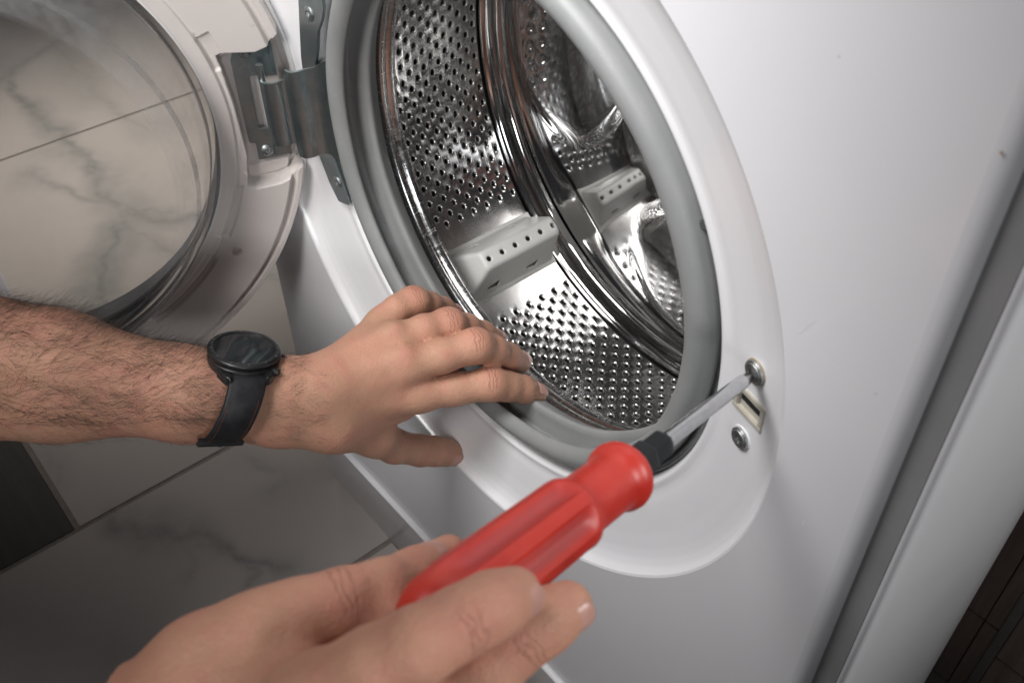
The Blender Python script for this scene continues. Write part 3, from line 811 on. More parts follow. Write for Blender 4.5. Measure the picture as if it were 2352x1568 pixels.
for nm, lo, hi in (('b', (-w_, -h_, -.006), (w_, -h_ + .0030, .0012)), ('t', (-w_, h_ - .0030, -.006), (w_, h_, .0012)),
                   ('l', (-w_, -h_ + .0029, -.006), (-w_ + .0034, h_ - .0029, .00115)), ('r', (w_ - .0030, -h_ + .0029, -.006), (w_, h_ - .0029, .00115))):
    box('slot_frame', lo, hi, LOCK, slot, Ml, .0004)
box('slot_floor', (-w_ + .003, -h_ + .0025, -.0022), (w_ - .003, h_ - .0025, -.0010), LOCK, slot, Ml)
box('slot_gap', (-w_ + .0042, -.0010, -.0009), (w_ - .0036, .0022, -.0006), DARK, slot, Ml)

def screw(name, M, r, parent, kind='torx', washer=True, drv=.42, hgt=.0011):
    if washer:
        e = empty(name, M.to_translation(), parent); e.matrix_parent_inverse = wm(parent).inverted()
    else: e = parent
    # local frame revolve about Z
    def rev(nm, prof, mt, n=40, mod=None):
        V = []; F = []; k = len(prof)
        for i in range(n):
            t = 2 * math.pi * i / n
            for q, (a, z) in enumerate(prof):
                rr2 = a * (mod(t, q) if mod else 1); V.append(M @ Vector((rr2 * math.cos(t), rr2 * math.sin(t), z)))
        for i in range(n):
            j = (i + 1) % n
            for q in range(k - 1): F.append((i * k + q, j * k + q, j * k + q + 1, i * k + q + 1))
        return link(nm, V, F, mt, e, True, 40)
    if washer:
        rev('washer', [(r, -.0004), (r, .0006), (r * .97, .0009), (r * .80, .0010), (r * .5, .0010)], SCREW)
    hr = r * (.84 if washer else 1.0); b = .0009 if washer else 0.0
    pr = [(hr, b - .0002), (hr, b + .0004), (hr * .93, b + .0008)] + [(hr * x, b + hgt * math.sqrt(max(0, 1 - (x * .9) ** 2)) ) for x in (.8, .65, .5)]
    def lobes(t, q, k0=len(pr)):
        return 1 + (.20 * math.cos(6 * t) if kind == 'torx' else .42 * (abs(math.cos(2 * t)) ** 3) - .12) * (1 if q >= k0 else 0)
    pr += [(hr * drv, b + hgt * .92), (hr * drv * .96, b - .0002), (hr * drv * .2, b - .0006), (0.00001, b - .0006)]
    rev('screw_head' if washer else name, pr, SCREW, 48, lobes)
    return e
TAN = mat('tan_ring', (.45, .38, .27), .6, fn=mottled((.45, .38, .27), (.36, .29, .2), 300))
for (x_, z_, mt_, r_) in ((.2077, .0325, TAN, .0070), (.2075, -.0142, DISH, .0068)):
    Mr = dish_frame(x_, z_)
    prism('screw_ring', [(r_ * math.cos(R_(a)), r_ * math.sin(R_(a))) for a in range(0, 360, 9)], -.0004, .0006, mt_, wmach, Mr, .0002)
M1 = dish_frame(.2077, .0325); M1 = M1 @ Matrix.Translation((0, 0, .0010))
screw('screw', M1, .0064, wmach, 'torx')
M2 = dish_frame(.2075, -.0142) @ Matrix.Translation((0, 0, .0009))
screw('screw', M2, .0060, wmach, 'torx')

# ================================================================== DOOR HINGE
HX, HY, TH = -.1995, .0092, R_(111.42)
u = Vector((math.cos(TH), -math.sin(TH), 0)); nn = Vector((math.sin(TH), math.cos(TH), 0)); ZU = Vector((0, 0, 1))
DCN = Vector((HX, HY, -.0026)) + u * .2348
# local door frame: x towards the hinge (-u), y up, z inward face normal
DM = frame_mat(DCN, -u, ZU, nn)           # right handed?  (-u) x Z = nn
hinge = empty('door_hinge', (-.19, .01, 0), wmach); hinge.matrix_parent_inverse = wm(wmach).inverted()
# body plate (x, z) outline lying on the dish, 2 mm sheet
PM = frame_mat(Vector((0, .0168, 0)), (1, 0, 0), (0, 0, 1), (0, -1, 0))
plate = [(-.1800, .1080), (-.1860, .0930), (-.1930, .0640), (-.1995, .0360), (-.2010, .0200), (-.2020, -.0200), (-.1990, -.0420), (-.1880, -.0640), (-.1780, -.0760), (-.1640, -.0720),
         (-.1600, -.0680), (-.1655, -.0560), (-.1745, -.0360), (-.1800, -.0300), (-.1790, .0380), (-.1735, .0500), (-.1690, .0640), (-.1600, .0760), (-.1560, .0850), (-.1580, .1080)]
prism('hinge_plate', plate, 0, .0022, ZINC, hinge, PM, .0004)
screw('screw', PM @ Matrix.Translation((-.1765, .0745, .0024)), .0052, hinge, 'phillips', washer=False, drv=.5, hgt=.0016)
screw('screw', PM @ Matrix.Translation((-.1742, -.0560, .0024)), .0045, hinge, 'phillips', washer=False, drv=.5, hgt=.0016)
# bent leaf: sheet extruded along z following a profile in plan
leaf = [(-.1640, .0185), (-.1720, .0155), (-.1775, .0118), (-.1798, .0060), (-.1803, .0005), (-.1822, -.0035), (-.1860, -.0046), (-.1888, -.0052), (-.1900, -.0085),
        (-.1895, -.0120), (-.1905, -.0155), (-.1935, -.0182), (-.1975, -.0190), (-.2010, -.0175)]
def sheet(name, path, z0f, z1f, th, mt, parent):
    P = [Vector((a, b, 0)) for a, b in path]
    # smooth the path
    Q = []
    for i in range(len(P) - 1):
        p0, p1, p2, p3 = P[max(i - 1, 0)], P[i], P[i + 1], P[min(i + 2, len(P) - 1)]
        for k in range(5):
            s = k / 5; Q.append(.5 * ((2 * p1) + (p2 - p0) * s + (2 * p0 - 5 * p1 + 4 * p2 - p3) * s * s + (3 * p1 - p0 - 3 * p2 + p3) * s ** 3))
    Q.append(P[-1]); V = []; F = []
    for i, q in enumerate(Q):
        t = (Q[min(i + 1, len(Q) - 1)] - Q[max(i - 1, 0)]).normalized(); nv = Vector((t.y, -t.x, 0)) * th / 2
        f = i / (len(Q) - 1); a, b = z0f(f), z1f(f)
        for sg in (1, -1):
            for z in (a, b): V.append((q.x + sg * nv.x, q.y + sg * nv.y, z))
    for i in range(len(Q) - 1):
        a = 4 * i; b = a + 4
        F += [(a, a + 1, b + 1, b), (a + 2, b + 2, b + 3, a + 3), (a + 1, a + 3, b + 3, b + 1), (a, b, b + 2, a + 2)]
    F += [(0, 2, 3, 1), (4 * (len(Q) - 1), 4 * (len(Q) - 1) + 1, 4 * (len(Q) - 1) + 3, 4 * (len(Q) - 1) + 2)]
    return link(name, V, F, mt, parent, True, 40)
def zt(f): return .0365 + .008 * float(sstep(.18, .0, np.array(f))) - .0075 * float(sstep(.52, .57, np.array(f)))
def zb(f): return -.0315 - .006 * float(sstep(.15, .0, np.array(f))) + .0110 * float(sstep(.50, .58, np.array(f)))
sheet('hinge_leaf', leaf, zb, zt, .0019, ZINC, hinge)
tube_strip('hinge_pin', [(-.2000, -.0172, -.030), (-.2000, -.0172, .040)], [.0024, .0024], ZINC, hinge, 14)

# ================================================================== DOOR
door = empty('door', tuple(DCN), wmach); door.matrix_parent_inverse = wm(wmach).inverted()
# moulded ring: polar height field over radius and angle
def polar_ring(name, r0, r1, nr, hfun, mt, parent, angs):
    th = np.radians(np.array(angs)); rr = np.linspace(r0, r1, nr)
    Tq, Rq = np.meshgrid(th, rr, indexing='ij'); X = Rq * np.cos(Tq); Y = Rq * np.sin(Tq); Z = hfun(X, Y, Rq, Tq)
    Mx = np.array(DM); W_ = np.stack([X, Y, Z, np.ones_like(X)], -1) @ Mx.T
    return grid_mesh(name, W_[..., 0], W_[..., 1], W_[..., 2], mt, parent, wrap=True)
def poly_sd(X, Y, pts):
    d = np.full(X.shape, 1e9); sgn = np.ones(X.shape); n = len(pts)
    for i in range(n):
        ax_, ay = pts[i]; bx, by = pts[i - 1]
        ex, ey = bx - ax_, by - ay; wx, wy = X - ax_, Y - ay
        t = np.clip((wx * ex + wy * ey) / (ex * ex + ey * ey), 0, 1)
        d = np.minimum(d, (wx - ex * t) ** 2 + (wy - ey * t) ** 2)
        c1 = Y >= ay; c2 = Y < by; c3 = ex * wy > ey * wx
        allc = (c1 & c2 & c3) | (~c1 & ~c2 & ~c3); sgn = np.where(allc, -sgn, sgn)
    return sgn * np.sqrt(d)
recess = [(.1835, .0480), (.1890, .0500), (.2090, .0475), (.2190, .0500), (.2285, .0580), (.2350, .0560), (.2350, -.0520), (.2264, -.0500), (.2180, -.0560), (.2090, -.0590), (.1905, -.0600), (.1845, -.0560), (.1890, -.0300), (.1880, .0100), (.1850, .0400)]
ledge = [(.1840, -.0440), (.2264, -.0440), (.2264, -.0500), (.2180, -.0560), (.2090, -.0590), (.1905, -.0600), (.1840, -.0560)]
tabA = [(.1650, .0840), (.1760, .0760), (.1900, .0690), (.1980, .0500), (.1940, .0360), (.1700, .0400)]
tabB = [(.1800, -.0590), (.1920, -.0600), (.1930, -.0760), (.1700, -.0860), (.1560, -.1080), (.1400, -.1000)]
tabC = [(.1420, -.1120), (.1540, -.1180), (.1200, -.1560), (.1050, -.1500)]
def hring(X, Y, Rq, Tq):
    z = .0010 * np.ones_like(X)
    z = z + .0020 * sstep(.1845, .1830, Rq)                                   # raised lip round the glass
    z = z - .0012 * np.exp(-((Rq - .1775) / .0006) ** 2) * 0
    z = z - .0050 * sstep(.2235, .2262, Rq)                                    # step down to the outer rim
    z = z + .0022 * sstep(.2285, .2300, Rq) - .012 * sstep(.2335, .2352, Rq)
    dg = (np.degrees(Tq) + 180) % 360 - 180
    for (ra_, rb_, ta_, tb_, dp) in ((.1838, .1940, 12.0, 20.0, .0024), (.1785, .1895, -31.4, -17.0, .0024), (.1785, .1895, -62.0, -37.6, .0018), (.1650, .1718, 29.2, 60.0, .0)):
        m = sstep(ra_ - .0005, ra_ + .0005, Rq) * sstep(rb_ + .0006, rb_ - .0006, Rq) * sstep(ta_ - .22, ta_ + .22, dg) * sstep(tb_ + .22, tb_ - .22, dg)
        z = z - dp * m
    z = z - .0009 * np.exp(-((Rq - .1852) / .0007) ** 2) * sstep(21.5, 20.5, dg)
    s = poly_sd(X, Y, recess); z = z - .0170 * sstep(.0003, -.0011, s)
    s2 = poly_sd(X, Y, ledge); z = z + .0035 * sstep(.001, -.004, s2)
    q = np.hypot(X - .1645, Y + .1135); z = z - .006 * sstep(.0044, .0036, q)
    z = z + .0005 * np.sin(9 * Tq) * sstep(.19, .21, Rq)
    return z
angs = np.concatenate([np.arange(-70, 70, .16), np.arange(70, 290, 1.0)])
polar_ring('door_frame', .1735, .2352, 110, hring, CREAM, door, angs)
# outer shell of the door (the side away from us) and rim bead
def rev_door(name, prof, mt, n=256, angle=45):
    V = []; F = []; k = len(prof)
    for i in range(n):
        t = 2 * math.pi * i / n
        for r, z in prof: V.append(DM @ Vector((r * math.cos(t), r * math.sin(t), z)))
    for i in range(n):
        j = (i + 1) % n
        for q in range(k - 1): F.append((i * k + q, j * k + q, j * k + q + 1, i * k + q + 1))
    return link(name, V, F, mt, door, True, angle)
rev_door('door_rim', [(.2338, -.0145), (.2360, -.0125), (.2375, -.0135), (.2380, -.0165), (.2378, -.026), (.2350, -.034), (.2270, -.040), (.2000, -.044), (.1760, -.040), (.1730, -.030)], CREAMW)
rev_door('inner_collar', [(.1738, .0030), (.1722, .0030), (.1716, .0015), (.1716, -.030)], CREAMW)
# glass bowl
GRIM = mat('glass_rim', (0.93, 0.95, 0.95), 0.03, spec=0.5, fn=gl, ior=1.45)
bo = [(.1716, -.008), (.1700, .004), (.1685, .012), (.1650, .024), (.1605, .036), (.1560, .045), (.1500, .0525), (.1420, .0570), (.1300, .0590), (.1000, .0605), (.0500, .0612), (.0002, .0614)]
bi = [(r - (.0042 if r > .14 else .0030 if r > .12 else 0), z - (.002 if r > .16 else .0045)) for r, z in bo]
bi[-1] = (.0002, .0569)
bowl = rev_door('glass_bowl', bo[7:], GLASS, 256, 60)
rev_door('glass_bowl_inside', bi[7:], GLASS, 256, 60)
rev_door('glass_wall', bo[:8], GLASSE, 256, 60)
rev_door('glass_wall_inside', bi[:8], GLASSE, 256, 60)
rev_door('glass_rim', [(.1722, .0026), (.1700, .0050), (.1672, .0052), (.1650, .0010), (.1668, -.006), (.1716, -.008), (.1722, .0026)], GLASS)
STREAKG = thin_glass('bowl_streak_haze', (0.98, 0.98, 0.98), 1.04, 0.05, 0.55)  # pale haze paints the bright streak of light round the bowl edge
rev_door('glass_streak_ring', [(.1548, .0452), (.1545, .0468), (.1532, .0478), (.1516, .0476)], STREAKG, 256, 60)
# bracket in the recess
bz = -.0098
BM = DM @ Matrix.Translation((0, 0, bz))
bo_ = [(.1922, .0397), (.1961, .0480), (.2180, .0480), (.2205, .0300), (.2205, .0262), (.2022, .0262), (.2015, -.0150), (.2200, -.0172), (.2200, -.0400), (.1970, -.0410), (.1970, -.0268), (.1925, -.0255)]
hb = empty('door_bracket', tuple((BM @ Vector((.205, 0, 0)))), wmach); hb.matrix_parent_inverse = wm(wmach).inverted()
prism('bracket_plate', bo_, 0, .0020, ZINC, hb, BM, .0004)
box('bracket_flange', (.2192, .0262, -.004), (.2216, .0480, .0060), ZINC, hb, BM, .0006)
box('bracket_flange', (.2192, -.0390, -.004), (.2216, -.0180, .0060), ZINC, hb, BM, .0006)
screw('screw', BM @ Matrix.Translation((.2038, -.0340, .0021)), .0047, hb, 'torx', washer=False, drv=.42, hgt=.0019)
screw('screw', BM @ Matrix.Translation((.2028, .0450, .0021)), .0044, hb, 'torx', washer=False, drv=.42, hgt=.0019)

# ================================================================== SCREWDRIVER
TP = Vector((.2078, .0126, .0328)); EP = Vector(at(948, 1459, .2710)); SL = (EP - TP).length
ax = (EP - TP).normalized(); a1 = ax.cross(Vector((0, 0, 1))).normalized(); a2 = ax.cross(a1)
SM = frame_mat(TP, a1, a2, ax)
sdv = empty('screwdriver', tuple(TP)); tag(sdv, 'red fluted screwdriver with black collar, its steel tip in a screw', 'screwdriver')
def sd_rev(name, prof, mt, n=64, mod=None, ang=40, attr=None):
    V = []; F = []; k = len(prof); A_ = []
    for i in range(n):
        t = 2 * math.pi * i / n
        for q, (r, z) in enumerate(prof):
            m = mod(t, r, z) if mod else 0.0
            V.append(SM @ Vector(((r + m) * math.cos(t), (r + m) * math.sin(t), z))); A_.append(attr(t, r, z) if attr else 0)
    for i in range(n):
        j = (i + 1) % n
        for q in range(k - 1): F.append((i * k + q, j * k + q, j * k + q + 1, i * k + q + 1))
    F.append(tuple(i * k for i in range(n))[::-1]); F.append(tuple(i * k + k - 1 for i in range(n)))
    o = link(name, V, F, mt, sdv, True, ang)
    if attr:
        a = o.data.attributes.new('flute', 'FLOAT', 'POINT'); a.data.foreach_set('value', A_)
    return o
# shaft ends in a star bit: cross-shaped point that widens into the round shaft
def bit(t, r, z):
    if z > .0125: return 0.0
    s = float(sstep(.0125, .004, np.array(z))); return -r * s * .45 * (abs(math.sin(2 * (t + .5))) ** .8)
sd_rev('shaft', [(.0006, -.0012), (.0011, -.0008), (.0016, .001), (.0022, .0035), (.0030, .0075), (.0033, .0105), (.0034, .0130), (.0034, .372 * SL + .002)], SHAFT, 48, bit, 30)
def hexm(t, r, z):
    q = (t % (math.pi / 3)) - math.pi / 6; return r * (math.cos(math.pi / 6) / math.cos(q) - 1) * 1.0 if r > .0050 else 0
ZC = .3717 * SL
sd_rev('collar', [(.0036, ZC), (.0046, ZC), (.0054, ZC + .0006), (.0061, ZC + .0020), (.0064, ZC + .0034), (.0064, ZC + .0140), (.0070, ZC + .0148), (.0074, ZC + .0165), (.0074, .515 * SL)], BLACKP, 72, hexm, 25)
ZF0, ZN, ZBD, ZE = .497 * SL, .56 * SL, .650 * SL, SL
NF = 6
def flute(t): return 0.5 + 0.5 * math.cos(NF * (t + .40))
def fm(t, r, z):
    s = float(sstep(ZBD + .001, ZBD + .010, np.array(z)) * sstep(ZE - .010, ZE - .024, np.array(z)))
    f = max(0.0, flute(t) - .22) / .78
    return -.0028 * s * (f ** .75)
def fa(t, r, z):
    s = float(sstep(ZBD + .004, ZBD + .012, np.array(z)) * sstep(ZE - .014, ZE - .028, np.array(z)))
    return s * float(sstep(.35, .65, np.array(flute(t))))
hp = [(.0060, ZF0 + .0006), (.0085, ZF0 - .0004), (.0105, ZF0), (.0122, ZF0 + .0008), (.0132, ZF0 + .0024), (.0136, ZF0 + .0045), (.0133, ZF0 + .0066), (.0125, ZF0 + .0082), (.0117, ZF0 + .0096), (.0113, ZF0 + .0115)]
hp += [(.0112, ZF0 + .016), (.0112, ZBD - .006), (.0112, ZBD - .0014), (.0116, ZBD - .0004), (.0126, ZBD + .0004), (.0136, ZBD + .0020), (.0139, ZBD + .0042)]
hp += [(.0140, ZBD + .0045 + (ZE - ZBD - .0285) * k / 26) for k in range(1, 27)]
hp += [(.0138, ZE - .018), (.0134, ZE - .014), (.0128, ZE - .010), (.0118, ZE - .0066), (.0102, ZE - .0036), (.0078, ZE - .0016), (.0046, ZE - .0006), (.0020, ZE)]
sd_rev('handle', hp, RED, 240, fm, 55, fa)

# ================================================================== THE PERSON: LEFT ARM AND RIGHT HAND
person = empty('person', tuple(at(-60, 860, .60)))
tag(person, 'person with one bare hairy forearm at the drum opening, holding the screwdriver', 'person')
def cs(px, py, s): return np.array([(px - 1176) * s / FPX, -(py - 784) * s / FPX, s])
def c2w(V):
    V = np.asarray(V); L = V * np.array([1, 1, -1]); return L @ MC.T + CAM
def pr_(r_px, s): return r_px * s / FPX

def chain(fld, pts, k_in=.002, base=None, kb=.006):
    """finger: cones between joints fused with each other, then blended into the palm field `base`"""
    allp = np.array([p[0] for p in pts]); R = max(p[1] for p in pts) + .016
    w = fld.win(allp.min(0) - R, allp.max(0) + R)
    if w is None: return
    sl, g = w; d = None
    for (a, ra), (b, rb) in zip(pts[:-1], pts[1:]):
        q = _cone(g, np.array(a), np.array(b), ra, rb)
        if d is None: d = q
        else:
            hh = np.clip(.5 + .5 * (d - q) / k_in, 0, 1); d = d * (1 - hh) + q * hh - k_in * hh * (1 - hh)
    f = base[sl] if base is not None else fld.f[sl]
    hh = np.clip(.5 + .5 * (f - d) / kb, 0, 1); r = f * (1 - hh) + d * hh - kb * hh * (1 - hh)
    fld.f[sl] = np.minimum(fld.f[sl], r)

# ---- left arm and hand
A = Field([cs(-170, 1130, .56)[0], -.112, .515], [.045, .045, .790], .0013)
def P3(px, py, s, r): return (cs(px, py, s), r)
# forearm: two muscle columns that merge into a flat wrist
def c_(a, b, ra, rb, k=.012): A.cone(cs(*a), cs(*b), ra, rb, k)
c_((-180, 756, .590), (140, 824, .600), .0330, .0275, .010)
c_((-180, 905, .605), (140, 900, .612), .0330, .0280, .020)
c_((140, 824, .600), (430, 880, .618), .0275, .0210, .016)
c_((140, 900, .612), (430, 928, .628), .0280, .0215, .020)
c_((430, 880, .618), (640, 893, .632), .0210, .0185, .016)
c_((430, 928, .628), (640, 955, .642), .0215, .0180, .018)
# carpus and metacarpals
c_((640, 890, .632), (740, 882, .640), .0185, .0165, .016)
c_((640, 955, .642), (760, 972, .655), .0180, .0170, .016)
MCP = dict(i=(962, 903, .668), m=(930, 838, .655), r=(905, 782, .662), l=(878, 742, .680))
c_((740, 882, .640), MCP['l'], .0150, .0105, .014)
c_((730, 895, .642), MCP['r'], .0155, .0115, .014)
c_((730, 910, .645), MCP['m'], .0160, .0122, .014)
c_((740, 930, .652), MCP['i'], .0165, .0125, .014)
c_((760, 930, .668), (900, 870, .685), .0150, .0120, .012)
c_((760, 972, .655), (862, 1000, .690), .0170, .0145, .016)      # thumb metacarpal
c_((800, 955, .665), (925, 935, .682), .0130, .0095, .012)        # web of the thumb
base = A.f.copy()
fingers = {
 'i': [P3(*MCP['i'], .0126), P3(1045, 893, .672, .0114), P3(1128, 883, .676, .0110), P3(1165, 887, .684, .0103), P3(1200, 893, .694, .0096), P3(1232, 904, .706, .0081)],
 'm': [P3(*MCP['m'], .0124), P3(1015, 817, .660, .0118), P3(1092, 795, .665, .0113), P3(1132, 804, .679, .0105), P3(1166, 818, .695, .0096), P3(1196, 832, .716, .0081)],
 'r': [P3(*MCP['r'], .0116), P3(975, 758, .668, .0107), P3(1030, 746, .678, .0104), P3(1070, 752, .693, .0098), P3(1108, 766, .708, .0091), P3(1140, 780, .728, .0076)],
 'l': [P3(*MCP['l'], .0106), P3(912, 710, .682, .0098), P3(950, 695, .690, .0095), P3(985, 698, .703, .0088), P3(1017, 708, .722, .0083), P3(1045, 721, .744, .0070)],
 't': [P3(862, 1000, .690, .0148), P3(905, 1024, .712, .0126), P3(965, 1034, .735, .0118), P3(1000, 1036, .746, .0112), P3(1024, 1038, .756, .0103), P3(1036, 1040, .760, .0096)],
}
for k, pts in fingers.items(): chain(A, pts, .0045, base, .0075)
# knuckles and tendons
for k, off in (('i', 0), ('m', 0), ('r', 0), ('l', 0)):
    p = fingers[k]
    A.ell(p[2][0] + np.array([0, .0014, -.0012]), (.0105, .0092, .0092), .008)
for k, w in (('i', .7), ('m', 1), ('r', .8)):
    a = cs(*MCP[k]) + np.array([0, .006, -.0060]); b = cs(700, 895, .640) + np.array([0, .004, -.008])
    A.cone(a, b * .75 + a * .25, .0062 * w + .001, .0045, .006)
A.ell(cs(605, 855, .622), (.011, .009, .008), .01)
AV, AF = A.mesh()
JA = []
for k in 'imrl':
    for j, sc in ((2, 1.0), (4, .62)):
        p = fingers[k]; a = p[j + 1][0] - p[j - 1][0]; a = a / np.linalg.norm(a)
        q = p[j][0] + np.array([0, .004, -.006]) * sc
        JA.append((c2w(q), MC @ (a * [1, 1, -1]), sc * (1.0 if k != 'l' else .9)))
p = fingers['t']; a = p[3][0] - p[1][0]; a /= np.linalg.norm(a); JA.append((c2w(p[2][0] + np.array([0, -.004, -.006])), MC @ (a * [1, 1, -1]), .9))
arm, AVw = mesh_np('arm', c2w(AV), AF[:, ::-1], skin_mat('skin_arm', JA), person, 2)

def nail(pts_tip, pts_prev, nrm, w, l, parent, off=0.0, back=.35, r=None, colr=None):
    """curved plate on the back of a fingertip (camera space)"""
    tip, rt = pts_tip; prev, rp = pts_prev
    a = tip - prev; a /= np.linalg.norm(a); nv = np.array(nrm, float); nv -= a * (nv @ a); nv /= np.linalg.norm(nv); b = np.cross(a, nv)
    V = []; F = []; n = 14; m = 14; r = r or rt * 1.02
    for layer in (0, 1):
        for i in range(n + 1):
            for j in range(m + 1):
                s = -back + i / n; q = (j / m - .5) * 2
                e = abs(2 * i / n - 1); wid = w * (1 - .55 * max(0, (e - .55) / .45) ** 2.2)
                ang = q * wid / r
                along = s * l; Ls = np.linalg.norm(tip - prev)
                rl = rt + (rp - rt) * min(1.0, max(0.0, -along / Ls))
                if along > 0: rl = rt * (1 - .5 * (along / rt) ** 2 * .55)
                rr3 = rl + off + .0003 - layer * .0010 - .0010 * max(0, (abs(q) - .75) / .25) ** 2 - .0012 * (max(0, .14 - i / n) / .14) ** 2
                pt = tip + a * along + nv * (rr3 * math.cos(q * wid / rl)) + b * (rr3 * math.sin(q * wid / rl))
                V.append(pt)
    N1 = (n + 1) * (m + 1)
    for i in range(n):
        for j in range(m):
            q = i * (m + 1) + j; F.append((q, q + 1, q + m + 2, q + m + 1)); F.append((N1 + q, N1 + q + m + 1, N1 + q + m + 2, N1 + q + 1))
    for i in range(n):
        for j0 in (0, m):
            q = i * (m + 1) + j0; F.append((q, q + m + 1, N1 + q + m + 1, N1 + q))
    for j in range(m):
        for i0 in (0, n):
            q = i0 * (m + 1) + j; F.append((q, q + 1, N1 + q + 1, N1 + q))
    return link('fingernail', c2w(V), F, NAIL, parent, True, 60)
up_in = (.25, .75, -.55)
nail(fingers['i'][5], fingers['i'][4], (.55, .55, -.62), .0062, .0115, arm, .0003, .62)
nail(fingers['m'][5], fingers['m'][4], (.50, .62, -.62), .0060, .0110, arm, .0003, .62)
nail(fingers['r'][5], fingers['r'][4], (.45, .70, -.62), .0055, .0105, arm, .0003, .62)
nail(fingers['l'][5], fingers['l'][4], (.45, .72, -.62), .0048, .0090, arm, .0003, .62)
nail(fingers['t'][5], fingers['t'][4], (.40, -.60, -.70), .0068, .0120, arm, .0009, .55)

# hair on the forearm and wrist
Vn = np.zeros_like(AVw)
Fq = AF[:, ::-1]; fn = np.cross(AVw[Fq[:, 2]] - AVw[Fq[:, 0]], AVw[Fq[:, 3]] - AVw[Fq[:, 1]])
for q in range(4):
    for c in range(3): Vn[:, c] += np.bincount(Fq[:, q], weights=fn[:, c], minlength=len(AVw))
Vn /= np.maximum(np.linalg.norm(Vn, axis=1, keepdims=True), 1e-12)
pxv = AV[:, 0] / AV[:, 2] * FPX + 1176; pyv = -AV[:, 1] / AV[:, 2] * FPX + 784
camn = Vn @ MC                        # x right, y up, z to viewer
armdir = c2w(cs(640, 920, .637)[None])[0] - c2w(cs(0, 840, .605)[None])[0]; armdir /= np.linalg.norm(armdir)
side = MC @ np.array([.15, -.95, .3]); HV = []; HF = []
def hairs(mask, cnt, lmin, lmax, rad):
    ids = np.nonzero(mask)[0]
    if not len(ids): return
    pick = rng.choice(ids, cnt)
    for i in pick:
        p = AVw[i] + rng.normal(0, .0006, 3); nv = Vn[i]
        cl = math.sin(p[0] * 190 + 1.0) * .5 + math.sin(p[2] * 260 + p[1] * 150) * .5
        sd = side * (-.25 + .55 * cl + rng.normal(0, .35)); dr = armdir * (.75 + rng.normal(0, .2)) + sd + nv * (.30 + abs(rng.normal(0, .15)))
        dr /= np.linalg.norm(dr); L = rng.uniform(lmin, lmax); curl = rng.normal(0, .35, 3)
        pts = []; q = p.copy() - nv * .0003; dd = dr.copy()
        for k in range(6):
            pts.append(q.copy()); dd = dd + curl * .16 - nv * .10; dd /= np.linalg.norm(dd); q = q + dd * L / 5
            below = (q - p) @ nv
            if below < .0002: q = q + nv * (.0002 - below)
        b0_ = len(HV); t = np.cross(dr, nv); t /= max(np.linalg.norm(t), 1e-9)
        for k in range(5):
            rr4 = rad * (1 - k / 5.5); HV.append(pts[k] + t * rr4); HV.append(pts[k] - t * rr4 * .5 + nv * rr4 * .87); HV.append(pts[k] - t * rr4 * .5 - nv * rr4 * .87)
        HV.append(pts[5])
        for k in range(4):
            for c in range(3):
                c2_ = (c + 1) % 3; HF.append((b0_ + 3 * k + c, b0_ + 3 * k + c2_, b0_ + 3 * k + 3 + c2_, b0_ + 3 * k + 3 + c))
        for c in range(3): HF.append((b0_ + 12 + c, b0_ + 12 + (c + 1) % 3, b0_ + 15))
vis = camn[:, 2] > -.35
dens = (pyv < 985)
hairs(vis & (pxv < 505) & (pyv < 975), 4600, .009, .022, .000062)
hairs(vis & (pxv < 505) & (pyv >= 930), 700, .006, .013, .000055)
hairs(vis & (camn[:, 1] > .75) & (pxv < 480), 700, .007, .015, .00006)
hairs(vis & (pxv > 610) & (pxv < 745) & (pyv > 850) & (pyv < 1015), 420, .005, .010, .00005)
hairs(vis & (pxv > 640) & (pxv < 700) & (camn[:, 1] > .5), 160, .006, .012, .00005)
hairo = link('arm_hair', HV, HF, HAIR, arm, True); hairo['kind'] = 'stuff'

# ---- right hand, close to the camera
B = Field(cs(120, 1790, .255) * [1, 1, 0] + [0, 0, .215], [.030, -.040, .385], .0010)
def b_(a, b, ra, rb, k=.010): B.cone(cs(*a), cs(*b), ra, rb, k)
b_((300, 1760, .300), (480, 1560, .292), .0260, .0190, .012)
b_((420, 1800, .290), (640, 1660, .280), .0260, .0180, .014)
b_((300, 1760, .300), (700, 1720, .300), .0260, .0190, .014)
b_((480, 1560, .292), (610, 1450, .292), .0160, .0122, .012)      # thumb metacarpal
b_((640, 1660, .280), (760, 1580, .268), .0165, .0110, .010)
b_((700, 1720, .300), (930, 1660, .300), .0180, .0130, .010)
base = B.f.copy()
fr = {
 't': [P3(590, 1465, .292, .0128), P3(690, 1415, .294, .0110), P3(790, 1388, .298, .0108), P3(880, 1358, .306, .0098), P3(955, 1322, .318, .0088), P3(1032, 1272, .332, .0068)],
 'i': [P3(700, 1610, .262, .0120), P3(860, 1530, .254, .0100), P3(960, 1482, .252, .0097), P3(1060, 1428, .256, .0090), P3(1130, 1390, .262, .0087), P3(1180, 1364, .268, .0078)],
 'm': [P3(880, 1690, .300, .0130), P3(1030, 1590, .294, .0112), P3(1120, 1520, .290, .0108), P3(1190, 1462, .290, .0098), P3(1250, 1425, .292, .0093), P3(1302, 1394, .296, .0082)],
}
for k, pts in fr.items(): chain(B, pts, .0045, base, .006)
BV, BF = B.mesh()
JB = []
for (k, j, o_, sc) in (('t', 2, (0, .006, -.004), .95), ('t', 4, (-.001, .004, -.004), .5), ('i', 3, (.004, -.002, -.007), .85), ('m', 3, (.004, -.002, -.007), .85)):
    p = fr[k]; a = p[j + 1][0] - p[j - 1][0]; a /= np.linalg.norm(a); JB.append((c2w(p[j][0] + np.array(o_)), MC @ (a * [1, 1, -1]), sc))
hand, _ = mesh_np('hand', c2w(BV), BF[:, ::-1], skin_mat('skin_hand', JB, 1.05, 1.0), person, 2)
